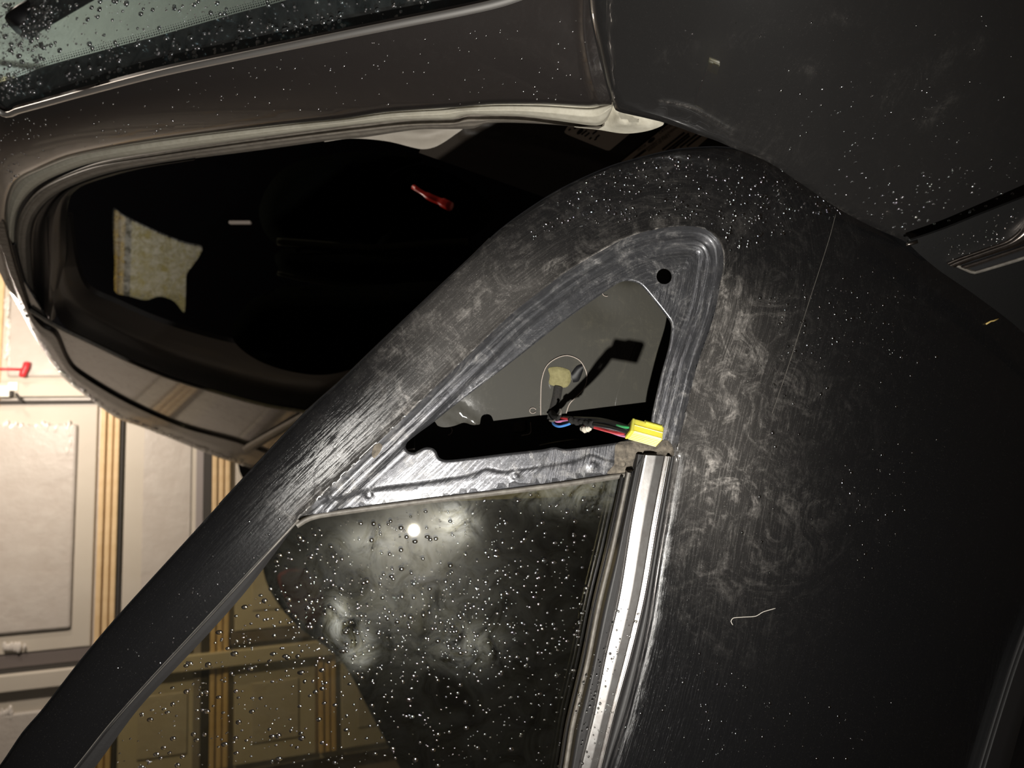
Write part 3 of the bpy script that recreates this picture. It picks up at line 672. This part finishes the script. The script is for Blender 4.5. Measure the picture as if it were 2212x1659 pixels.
# fender
NF = cam_n(-.75, .29, -.594)
FE = sm([(1274, -60), (1275, 0), (1279, 41), (1294, 111), (1311, 179), (1324, 225), (1330, 238), (1345, 244), (1390, 254), (1435, 265), (1465, 275), (1506, 290), (1547, 304), (1577, 317), (1657, 349), (1731, 397), (1805, 447), (1878, 487), (1963, 524)])
FCR = sm([(1425, 219), (1452, 222), (1492, 233), (1532, 255), (1562, 272), (1583, 285)])
def fender_h(q):
    x, y = q[:, 0], q[:, 1]
    h = -.004*np.clip(1-dist(q, FE)/14, 0, 1)**2
    h += .0007*np.exp(-(dist(q, FCR)/5)**2)
    h -= np.clip(x-1500, 0, None)**2*1.2e-7*(y > -1e9)
    h += -.006*ss(0, 260, dist(q, FE))*0
    return h+.004
FS = Surf(NF, H, fender_h)
FENDER = cat(FE, sm([(1963, 524), (2040, 498), (2120, 466), (2212, 430), (2330, 385)]), ln([(2330, 385), (2330, -60), (1274, -60)], 22))
FLOW = sm([(1963, 524), (2040, 498), (2120, 466), (2212, 430), (2330, 385)])
panel('fender', FENDER, FS, paint('fender_paint', coat=1.0, coatr=.02, bump=.00001), car, (), 15, .003, [offset(FE, k) for k in (-4, -8, -13, 4, 8, 13)]+[offset(FCR, k) for k in (-10, -5, 0, 5, 10)], {'dust_and_light': lambda q: np.clip(.04+.35*np.exp(-(np.hypot(q[:, 0]-1640, (q[:, 1]-310)*1.2)/75)**2)+.4*np.exp(-(dist(q, FE)/7)**2)+.9*np.exp(-(dist(q, FCR)/(3+5*ss(1425, 1580, q[:, 0])))**2)+  .4*np.exp(-(np.hypot((q[:, 0]-1740)/2.6, q[:, 1]-145)/18)**2)+.35*np.exp(-(dist(q, [(1985, 268), (2060, 215)])/14)**2)+.16*np.exp(-(dist(q, [(1900, 230), (1990, 160), (2120, 90)])/22)**2)+.14*np.exp(-(dist(q, [(1420, 120), (1700, 60), (1850, 30)])/16)**2), 0, 1)})  # smudge and streak terms after the fold's paint in reflections
NFL = cam_n(-.55, .10, -.83)
FL0 = Surf(NFL, depth_point(2060, 520, .572))
FLOWER = cat(offset(FLOW, -3), ln([(2330, 385), (2330, 850)], 20), sm([(2330, 850), (2212, 720), (2110, 640), (2030, 585), (1985, 548), (1963, 526)]))
panel('fender_lower', FLOWER, FL0, paint('black_lower_fender_paint', base=(.005, .005, .005), rough=.4, coat=.3, fine=.3), car, (), 16, .003, (), {'dust_and_light': lambda q: np.full(len(q), .02)})
tube('fender_gap_tip', FL0.at([(1957, 529), (1966, 527), (1982, 522)], .002), .0014, M['darkchrome'], car, 6)
FLi = FL0
vent = strip('fender_vent', sm([(2047, 572), (2074, 561), (2140, 537), (2175, 524), (2197, 508), (2212, 491), (2240, 450)]), sm([(2063, 578), (2090, 567), (2150, 548), (2185, 537), (2205, 530), (2225, 522), (2290, 495)]), FL0, M['darkchrome'], car, [(0, .003), (.2, .007), (.8, .007), (1, .002)], 6, thick=.004)
tag(vent, 'dark metallic side vent trim low on the fender')
strip('vent_blade', sm([(2074, 577), (2140, 556), (2212, 531), (2330, 488)]), sm([(2088, 582), (2150, 561), (2212, 540), (2330, 498)]), FL0, M['darkchrome'], vent, [(0, .003), (.3, .006), (.7, .006), (1, .001)], 6)
strip('vent_blade', sm([(2066, 577), (2100, 592), (2108, 592), (2212, 561), (2330, 520)], 6), sm([(2071, 571), (2101, 584), (2109, 585), (2212, 553), (2330, 512)], 6), FL0, M['lip'], vent, [(0, .002), (.5, .0045), (1, .001)], 5)
panel('vent_recess', ln([(2075, 573), (2330, 480), (2330, 530), (2104, 588)], 12), FL0, M['black'], vent, (), 20, .001, dh=.0008)
# lower door moulding at the corner of the picture
LM0 = sm([(2260, 1240), (2204, 1385), (2160, 1520), (2117, 1659), (2085, 1770)]); LM1 = sm([(2320, 1330), (2232, 1490), (2180, 1659), (2150, 1770)])
strip('lower_moulding', LM0, LM1, DS, M['rubber'], door, [(0, .002), (.15, .008), (.8, .010), (1, .004)], 6, thick=.004)

# windshield
WE0, WE1 = PS.one(100, 215), PS.one(869, 42)
LAT = np.array((.957, .29, 0)); NW = np.cross(WE1-WE0, LAT); NW /= np.linalg.norm(NW)
if NW@(CAM-WE0) < 0: NW = -NW
WS = Surf(NW, WE0-NW*.004)
WPOLY = cat(offset(WEDGE, 5)[2:], ln([(1180, -60), (-60, -60), (-60, 120), (-12, 222)], 20))
FRI = sm([(-40, 190), (40, 165), (101, 142), (236, 105), (338, 78), (506, 30), (608, 3), (760, -40)])
ws = panel('windshield', WPOLY, WS, M['wglass'], car, (), 20, .004, (), {'dust_and_light': lambda q: .10+.5*np.exp(-(np.hypot(q[:, 0]-30, q[:, 1]-60)/70)**2)})
FRB = cat(FRI, ln([(760, -40), (1180, -45)], 14), (offset(WEDGE, 3)[::-1])[:-3], ln([(0, 232), (-40, 190)], 12))
panel('frit_band', FRB, WS, M['frit'], ws, (), 16, .0008, dh=-.0046)
vd, fd = [], []
for row in range(3):
    L = resample(offset(FRI, -(4+row*5)), 150)
    P = WS.at(L, -.0046); rr = (1.9-.45*row)/FPX
    for p in P:
        dd = (p-CAM)@FWD; k = len(vd); x = LAT; y = np.cross(NW, LAT)
        vd += [p+rr*dd*(math.cos(a)*x*1.2+math.sin(a)*y*1.6) for a in np.linspace(0, 2*math.pi, 6, endpoint=False)]; fd.append(tuple(range(k, k+6)))
tag(mesh_obj('frit_dots', vd, fd, M['frit'], ws), kind='stuff')
tube('windshield_moulding', PS.at(offset(WEDGE, 8)[1:-3], .0048), [.0030]*(len(WEDGE)-4), simple('bright_moulding', (.85, .83, .80), .5, 1.0), car, 10)

FPS = Surf(NC0 := np.array((.29, -.957, 0)), np.array((.75, 1.05, 1.75)))
tube('far_pillar', FPS.at([(40, 60), (62, 40), (100, 18), (170, -22), (300, -90)]), .016, M['black'], car, 10)
tube('far_pillar_edge', FPS.at([(66, 30), (100, 8), (170, -32), (300, -100)], .004), .006, M['garnish'], car, 8)
# weatherstrips of the open doorway
SB = Surf(NP_, H-(-NP_)*0)
SS = Surf(NP_, H+np.array((-.9, -.273, .342))*(-.014))
U1 = PB_[::-1]                                               # left end to right end
D1 = sm([(44, 664), (36, 620), (30, 560), (27, 506), (37, 456), (68, 412), (118, 381), (203, 351), (338, 329), (506, 304), (740, 273), (869, 260), (980, 257), (1007, 248), (1054, 249), (1139, 252), (1240, 266), (1290, 272), (1309, 262), (1322, 236)])
U1s = sm([(64, 669), (30, 610), (17, 560), (13, 473), (20, 422), (40, 388), (84, 365), (152, 338), (270, 314), (422, 292), (608, 270), (740, 257), (835, 243), (980, 233), (1011, 230), (1068, 226), (1173, 226), (1274, 231), (1321, 224)])
I0 = sm([(60, 664), (42, 600), (37, 560), (34, 510), (44, 462), (76, 418), (126, 388), (210, 358), (345, 336), (512, 311), (745, 281), (872, 267), (985, 263), (1010, 255), (1054, 256), (1139, 259), (1240, 273), (1305, 272)])
I1 = sm([(85, 700), (70, 640), (62, 560), (62, 512), (72, 472), (102, 434), (150, 404), (228, 376), (310, 359), (405, 344), (540, 327), (740, 300), (784, 297), (903, 280), (985, 279), (1025, 277), (1048, 267), (1105, 265), (1206, 270), (1291, 280)])
strip('door_seal', U1s, D1, SS, M['seal'], car, [(0, .0), (.15, .006), (.5, .009), (.85, .006), (1, -.002)], 10, 150, .006)
strip('door_seal_groove', D1[2:-3], I0[2:-2], SS, M['black'], car, [(0, -.010), (1, -.010)], 3, 120, .004)
strip('inner_seal', I0, I1, SS, M['sealdark'], car, [(0, -.004), (.12, .001), (.3, .002), (.5, -.002), (.75, -.003), (1, -.012)], 10, 150, .006)
BLOB = sm([(1434, 267), (1409, 280), (1375, 287), (1341, 288), (1291, 280), (1240, 274), (1290, 272), (1309, 262), (1322, 236), (1326, 226), (1360, 240), (1400, 255)], 6, True)
def blob_h(q): return .012*ss(0, 34, dist(q, np.vstack([BLOB, BLOB[:1]])))
panel('seal_end_block', BLOB, Surf(NP_, H+NP_*(-.020), blob_h), M['seal'], car, (), 7, .006)
GAR = sm([(700, 306), (757, 299), (835, 305), (909, 322), (943, 316), (984, 290), (1000, 274), (960, 262), (860, 268), (760, 285)], 7, True)
NG = cam_n(-.45, .0, -.89)
panel('pillar_garnish', GAR, Surf(NG, depth_point(860, 300, .80), lambda q: .012*ss(0, 40, dist(q, np.vstack([GAR, GAR[:1]])))), M['garnish'], car, (), 9, .004)
# roof rail and the closed rear door beyond it (seen along the body side)
ROOF = sm([(-30, 520), (0, 584), (20, 628), (47, 675), (84, 743), (135, 814), (189, 858), (250, 902), (304, 922), (355, 942), (422, 969), (473, 989), (520, 1004), (580, 1030), (640, 1075)])
RGAP = sm([(10, 470), (30, 560), (64, 669), (90, 700), (118, 716), (142, 770), (162, 797), (236, 844), (321, 888), (405, 922), (506, 949), (560, 968), (640, 1000)])
BB = sm([(64, 669), (118, 702), (203, 743), (287, 783), (371, 817), (473, 848), (574, 875), (652, 888), (740, 905)])
RS = Surf(NP_, H)
strip('roof_rail', ROOF, RGAP, RS, paint('roof_paint', base=(.016, .013, .011), rough=.4, coat=.22, dust_and_light=(.06, .05, .045), bump=.0035, coatr=.10, bscale=80.0), car, [(0, -.012), (.1, -.002), (.5, .003), (.9, .001), (1, -.004)], 8, 120, .006, {'dust_and_light': lambda q: .35+0*q[:, 0]})
strip('rear_door_seal', offset(RGAP[8:], -1), offset(RGAP[8:], -9), RS, M['black'], car, [(0, -.006), (1, -.006)], 3, 90, .004)
REAR = cat(offset(RGAP[18:], -7), ln([(660, 1010), (740, 905)], 12), BB[::-1][:-6])
rear = panel('rear_door_glass', REAR, RS, paint('rear_glass', base=(.010, .009, .009), rough=.35, coat=.55, bump=.0014, dust_and_light=(.07, .062, .056), bscale=110.0), car, (), 12, .004, (), {'dust_and_light': lambda q: .9+0*q[:, 0]}, dh=-.004)
strip('rear_glass_edge', BB, offset(BB, 5), RS, M['lip'], car, rnd(.003), 5, 90, .003)
strip('quarter_trim', ln([(522, 966), (560, 944), (657, 889), (700, 868)]), ln([(530, 982), (575, 957), (668, 903), (712, 884)]), RS, simple('pale_quarter_trim', (.33, .30, .26), .4), car, [(0, 0), (.3, .006), (.7, .006), (1, 0)], 5, 30)
# doorway jamb: dark inner returns of pillar, roof and centre pillar
NJ = cam_n(.0, .25, -.95)
JB0 = sm([(100, 470), (104, 560), (112, 640), (135, 700), (203, 741), (287, 781), (371, 815), (473, 846), (574, 873), (652, 886), (740, 903)])
JB1 = sm([(150, 470), (165, 570), (190, 625), (250, 655), (330, 690), (420, 720), (520, 745), (640, 765), (700, 770), (760, 775), (800, 780)])
strip('doorway_return', JB0, JB1, Surf(NP_, H-NP_*(.0)), M['return'], car, [(0, -.02), (.25, -.03), (.5, -.032), (1, -.05)], 8, 90, .01)
strip('headliner_edge', sm([(420, 342), (310, 357), (228, 373), (150, 401), (102, 431), (70, 472), (60, 512), (60, 560), (68, 640), (84, 705)]), sm([(420, 346), (304, 365), (219, 387), (169, 407), (147, 434), (142, 473), (143, 510), (142, 560), (132, 620), (118, 690)]), SS, M['return'], car, [(0, -.012), (.12, -.022), (.3, -.022), (.42, -.010), (.62, -.006), (.8, -.010), (1, -.02)], 14, 60, .006)

# rear quarter with its tail lamp, seen through the door glass
NQ = np.array((-.42, -.90, .06))
QS = Surf(NQ, depth_point(620, 1200, 2.75))
RQ = sm([(520, 985), (545, 1080), (560, 1180), (580, 1270), (640, 1350), (735, 1425), (800, 1540), (880, 1690), (960, 1850), (1500, 1850), (1500, 900), (900, 880), (700, 900)], 20, True)
rq = panel('rear_quarter', RQ, QS, M['frame'], car, (), 40, .02, (), {'dust_and_light': lambda q: .02+0*q[:, 0]})
pad('tail_lamp', [(600, 1240), (650, 1225), (690, 1260), (700, 1310), (680, 1350), (640, 1335), (612, 1290)], simple('dark_red_lens', (.16, .012, .008), .25), rq, .02, QS)

# ---- cabin
NC = np.array((.29, -.957, 0)); CB = Surf(NC, np.array((-.48, 2.62, 1.2)))
WIN = sm([(244, 449), (263, 461), (300, 480), (350, 503), (400, 522), (436, 531), (432, 550), (415, 575), (403, 591), (401, 640), (398, 675), (385, 660), (372, 648), (344, 640), (316, 648), (280, 640), (247, 628), (245, 560)], 8, True)
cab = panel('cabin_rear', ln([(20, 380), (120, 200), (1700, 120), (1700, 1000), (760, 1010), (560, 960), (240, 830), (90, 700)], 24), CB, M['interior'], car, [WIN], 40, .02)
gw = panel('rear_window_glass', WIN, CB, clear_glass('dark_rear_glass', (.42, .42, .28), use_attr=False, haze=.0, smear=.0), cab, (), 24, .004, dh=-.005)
def cushion(name, pts, d, nrm, hh, mat, wdt=40, par=None, step=12):
    P = sm(pts, 10, True)
    return panel(name, P, Surf(nrm, depth_point(*np.mean(A(pts), axis=0), d), lambda q: hh*np.sqrt(np.clip(1-(1-np.clip(dist(q, np.vstack([P, P[:1]]))/wdt, 0, 1))**2, 0, 1))), mat, par or car, (), step, .05)
NSEAT = cam_n(-.35, .12, -.92)
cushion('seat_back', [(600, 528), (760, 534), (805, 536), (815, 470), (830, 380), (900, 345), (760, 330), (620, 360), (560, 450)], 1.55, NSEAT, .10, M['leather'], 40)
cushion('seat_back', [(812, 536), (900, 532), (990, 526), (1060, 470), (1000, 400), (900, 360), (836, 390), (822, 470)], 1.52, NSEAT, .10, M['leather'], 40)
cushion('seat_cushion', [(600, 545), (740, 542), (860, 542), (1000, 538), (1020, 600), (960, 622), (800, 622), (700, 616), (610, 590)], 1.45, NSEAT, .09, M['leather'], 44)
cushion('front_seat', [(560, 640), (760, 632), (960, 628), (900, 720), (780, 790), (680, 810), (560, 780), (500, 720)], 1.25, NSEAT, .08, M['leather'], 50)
tube('seat_seam_highlight', smooth3([depth_point(x, y, 1.42) for x, y in ((600, 522), (660, 526), (740, 532), (806, 536), (870, 531), (940, 526), (1010, 522))], 5), .0075, M['seam_highlight'], car, 8)  # added tubes whose grey paints the faint highlights on the seat seams
tube('seat_seam_highlight', smooth3([depth_point(x, y, 1.40) for x, y in ((600, 590), (660, 604), (740, 615), (860, 616), (960, 614), (1010, 606))], 5), .004, M['seam_highlight'], car, 8)
tube('seat_seam_highlight', smooth3([depth_point(x, y, 1.40) for x, y in ((764, 604), (790, 580), (820, 560), (860, 548))], 5), .004, M['seam_highlight'], car, 8)
tube('seat_seam_highlight', smooth3([depth_point(x, y, 1.2) for x, y in ((640, 688), (740, 696), (860, 698))], 5), .003, M['seam_highlight'], car, 8)
tube('belt_buckle', smooth3([depth_point(893, 404, 1.22), depth_point(925, 424, 1.2), depth_point(952, 436, 1.19), depth_point(973, 446, 1.18)], 4), [.004]*4+[.006]*5+[.008]*4, M['lens'], car, 8)
boxm('belt_guide', depth_point(493, 476, 1.3), depth_point(540, 476, 1.3)-depth_point(493, 476, 1.3), depth_point(493, 483, 1.3)-depth_point(493, 476, 1.3), FWD*.01, M['pale'], car, .002)
# end of the dashboard / hinge-side jamb with its two stickers
NJM = cam_n(-.72, .12, -.68)
JS = Surf(NJM, depth_point(1250, 320, .86))
JP = cat(ln([(905, 330), (940, 250), (1100, 230), (1480, 230), (1660, 330), (1500, 420), (1300, 470)], 14))
def jamb_h(q):
    l1 = sm([(1000, 262), (1100, 292), (1200, 320), (1350, 355)]); l2 = sm([(1000, 290), (1180, 325), (1310, 361), (1380, 390)])
    return .0025*np.exp(-(dist(q, l1)/5)**2)+.003*np.exp(-(dist(q, l2)/6)**2)
panel('hinge_jamb', JP, Surf(NJM, depth_point(1250, 320, .86), jamb_h), M['jamb'], car, (), 9, .01)
LA = sm([(1221, 288), (1228, 276), (1252, 258)], 4); 
lab = panel('sticker', cat(sm([(1219, 285), (1226, 274), (1240, 256)], 5), ln([(1240, 256), (1390, 262), (1358, 291)], 8), sm([(1358, 291), (1322, 321), (1316, 325), (1308, 324), (1224, 290), (1219, 285)], 4)), JS, M['label'], car, (), 12, .0006, dh=.0034)
tag(lab, 'pale printed sticker on the jamb')
lab2 = panel('sticker', ln([(1452, 262), (1343, 349), (1330, 372), (1480, 372), (1506, 318), (1560, 270)], 10), JS, M['label2'], car, (), 14, .0006, dh=.0034)
tag(lab2, 'dim brown sticker with slanting print')
def text(s, p, q, parent, hgt=None, mat=None):
    c = bpy.data.curves.new('print', 'FONT'); c.body = s; c.size = 1.0
    to = bpy.data.objects.new('tmp', c); COL.objects.link(to); bpy.context.view_layer.update()
    m = bpy.data.meshes.new_from_object(to.evaluated_get(bpy.context.evaluated_depsgraph_get()))
    bpy.data.objects.remove(to)
    v = np.array([x.co[:] for x in m.vertices]); f = [tuple(x.vertices) for x in m.polygons]
    P0, P1 = JS.one(*p, .0041), JS.one(*q, .0041); L = np.linalg.norm(P1-P0); ex = (P1-P0)/L; ey = np.cross(JS.n, ex)
    k = L/max(v[:, 0].max(), 1e-6); ky = (hgt*np.linalg.norm(P0-CAM)/FPX if hgt else k*.7)/.7
    o = mesh_obj('print', P0+v[:, :1]*k*ex+v[:, 1:2]*ky*ey, f, mat or M['ink'], parent, False); return o
def bars(p, q, parent, w):
    P0, P1 = JS.one(*p, .0041), JS.one(*q, .0041); ex = P1-P0; ey = np.cross(JS.n, ex/np.linalg.norm(ex))*w*np.linalg.norm(P0-CAM)/FPX
    return mesh_obj('print', [P0, P0+ex, P0+ex+ey, P0+ey], [(0, 1, 2, 3)], M['ink'], parent, False)
def oval(c, ang, a, b, parent):
    P = JS.one(*c, .0042); x = JS.one(c[0]+a*math.cos(ang), c[1]+a*math.sin(ang), .0042)-P; y = JS.one(c[0]-b*math.sin(ang), c[1]+b*math.cos(ang), .0042)-P
    t = np.linspace(0, 2*math.pi, 20, endpoint=False); v = [P+math.cos(k)*x+math.sin(k)*y for k in t]
    f = tuple(range(20))
    return mesh_obj('emblem_oval', v, [f], M['ink'], parent, False)
# sticker one: an oval and short lines of print running up and to the right
oval((1253, 284), -.72, 9, 4, lab)
for (x, y, ll) in ((1257, 292, 15), (1264, 296, 13), (1281, 291, 12), (1274, 302, 6), (1288, 299, 10), (1229, 283, 6), (1241, 280, 5), (1285, 304, 6)):
    bars((x, y), (x+ll*.80, y-ll*.62), lab, 3.2)
text('CATEGORY I', (1425, 290), (1466, 262), lab2, 5.5)
text('DIRECTION', (1378, 327), (1396, 315), lab2, 5)
text('COMPONENT OF AN AUTHENTIC', (1392, 328), (1465, 276), lab2, 5)
text('FITMENT OF TYPE 3', (1402, 328), (1448, 294), lab2, 5)
oval((1407, 303), -.66, 9, 4, lab2)
for (x, y, ll) in ((1432, 325, 60), (1440, 328, 62), (1456, 322, 44), (1470, 320, 48), (1485, 318, 40), (1436, 338, 40), (1380, 338, 20), (1368, 346, 30)):
    bars((x, y), (x+ll*.80, y-ll*.62), lab2, 4)

# ------------------------------------------------------------------ water
wm = M['water']
gl_poly = cat(offset(GTOP, -16), offset(GBOT, 8), GEDGE[::-1])
gin = cat(sm([(660, 1135), (900, 1100), (1335, 1040)]), sm([(1335, 1040), (1290, 1200), (1250, 1400), (1215, 1659)]), ln([(1215, 1659), (225, 1659), (300, 1545), (455, 1375), (560, 1250)]))
def gdens(q): return np.clip(.35+.65*np.exp(-(((q[:, 0]-900)/330)**2+((q[:, 1]-1330)/170)**2)), 0, 1)
q = scatter(gin, 1500, None, gdens); s = sizes(len(q), 1.2, 5.0, 3.0); big = q[:, 0] < 700; s = np.where(big, s*1.25, s)
drops('water_drops', q, s, PANE.lift(.0003), wm, door, .4, (1, 1.2))
skin = DS
clus = [[(1270, 330), (1780, 345), (1830, 460), (1580, 545), (1560, 490), (1480, 470), (1330, 480), (1180, 500), (1090, 560), (1200, 440)]]
IN = lambda q, k=7: q[inside(q, DOOR_OUT) & (dist(q, SIL) > k) & ~inside(q, SAIL) & (dist(q, CREASE) > 12)]
q = IN(scatter(clus[0], 560)); s = sizes(len(q), 1.6, 5.6, 2.8); drops('water_drops', q, s, DS, wm, door, .5, (1, 1.15))
q = np.vstack([scatter([(1640, 600), (1980, 640), (1960, 780), (1700, 790)], 150), scatter([(1600, 560), (2000, 560), (2050, 1000), (1600, 1300)], 160), scatter([(1350, 1550), (1500, 1400), (1700, 1480), (1990, 1510), (1850, 1659), (1320, 1659)], 130), scatter([(1780, 1000), (1960, 950), (1960, 1200), (1850, 1260)], 60)])
q = IN(q); drops('water_drops', q, sizes(len(q), 1.2, 4.2, 3), DS, wm, door, .5)
q = scatter([(240, 1420), (520, 1130), (640, 1100), (600, 1220), (420, 1360), (260, 1540)], 90); q = IN(q); drops('water_drops', q, sizes(len(q), 1.1, 2.8, 3), DS, wm, door, .5)
q = np.vstack([scatter([(1240, 1520), (1290, 1400), (1345, 1400), (1300, 1659), (1255, 1659)], 110), scatter([(1300, 1400), (1340, 1290), (1390, 1290), (1350, 1440)], 30)])
drops('water_drops', q, sizes(len(q), 1.0, 3.4, 2), GSURF.lift(.0082), wm, door, .4)
q = np.vstack([scatter([(1620, 190), (2000, 180), (2120, 300), (1960, 500), (1850, 460), (1700, 340)], 110), scatter([(1340, 40), (2180, 30), (2190, 220), (1500, 200)], 40), scatter([(1800, 420), (2200, 330), (2200, 420), (1960, 515)], 110)])
drops('water_drops', q, sizes(len(q), 1.4, 3.8, 2.2), FS, wm, car.children[[c.name for c in car.children].index('fender')], .65)
q = scatter([(1990, 535), (2205, 445), (2205, 495), (2160, 525), (2060, 560)], 80); drops('water_drops', q, sizes(len(q), .8, 2.4, 2.5), FL0, wm, car.children[[c.name for c in car.children].index('fender_lower')])
pil = car.children[[c.name for c in car.children].index('windshield_pillar')]
q = np.vstack([scatter([(30, 250), (330, 175), (740, 100), (1260, 40), (1290, 210), (900, 230), (500, 270), (100, 340), (20, 380)], 170), scatter([(0, 260), (120, 250), (100, 340), (20, 400), (0, 420)], 50)])
drops('water_drops', q, sizes(len(q), 1.3, 3.6, 2.6), PS, M['water2'], pil, .8)
q = np.vstack([scatter([(0, 10), (1050, -20), (860, 35), (500, 108), (160, 190), (10, 225)], 420), scatter([(0, 0), (130, 0), (90, 120), (60, 200), (0, 220)], 260), scatter([(200, 160), (740, 20), (740, 60), (300, 155)], 60)])
drops('water_drops', q, sizes(len(q), 1.4, 6.5, 2.6), WS.lift(.0003), M['water2'], ws, .85)

rr = car.children[[c.name for c in car.children].index('roof_rail')]
rl = resample(ROOF[4:-14], 260)+np.c_[RNG.uniform(0, 9, 260), -RNG.uniform(0, 9, 260)]
drops('water_drops', rl, sizes(len(rl), 1.2, 3.4, 2), RS, M['water2'], rr, .8)
# small bits stuck to the door
st = tube('straw_scrap', DS.at([(2130, 700), (2140, 694), (2146, 693), (2157, 688)], .001), .0007, M['straw'])
tag(st, 'tiny yellow straw scrap stuck to the dark lower door', 'straw')
hr = tube('fibre_scrap', DS.at(sm([(1583, 1350), (1579, 1342), (1584, 1335), (1605, 1333), (1632, 1331), (1648, 1322), (1664, 1317), (1675, 1314)], 4), .0008), .00028, M['hair'])
tag(hr, 'pale curled fibre stuck to the door below the belt trim', 'fibre')
sc = tube('scratch', DS.at(sm([(1806, 460), (1790, 520), (1745, 660), (1700, 800), (1668, 893)], 10), .0001), .00017, M['lip'], door, 5)
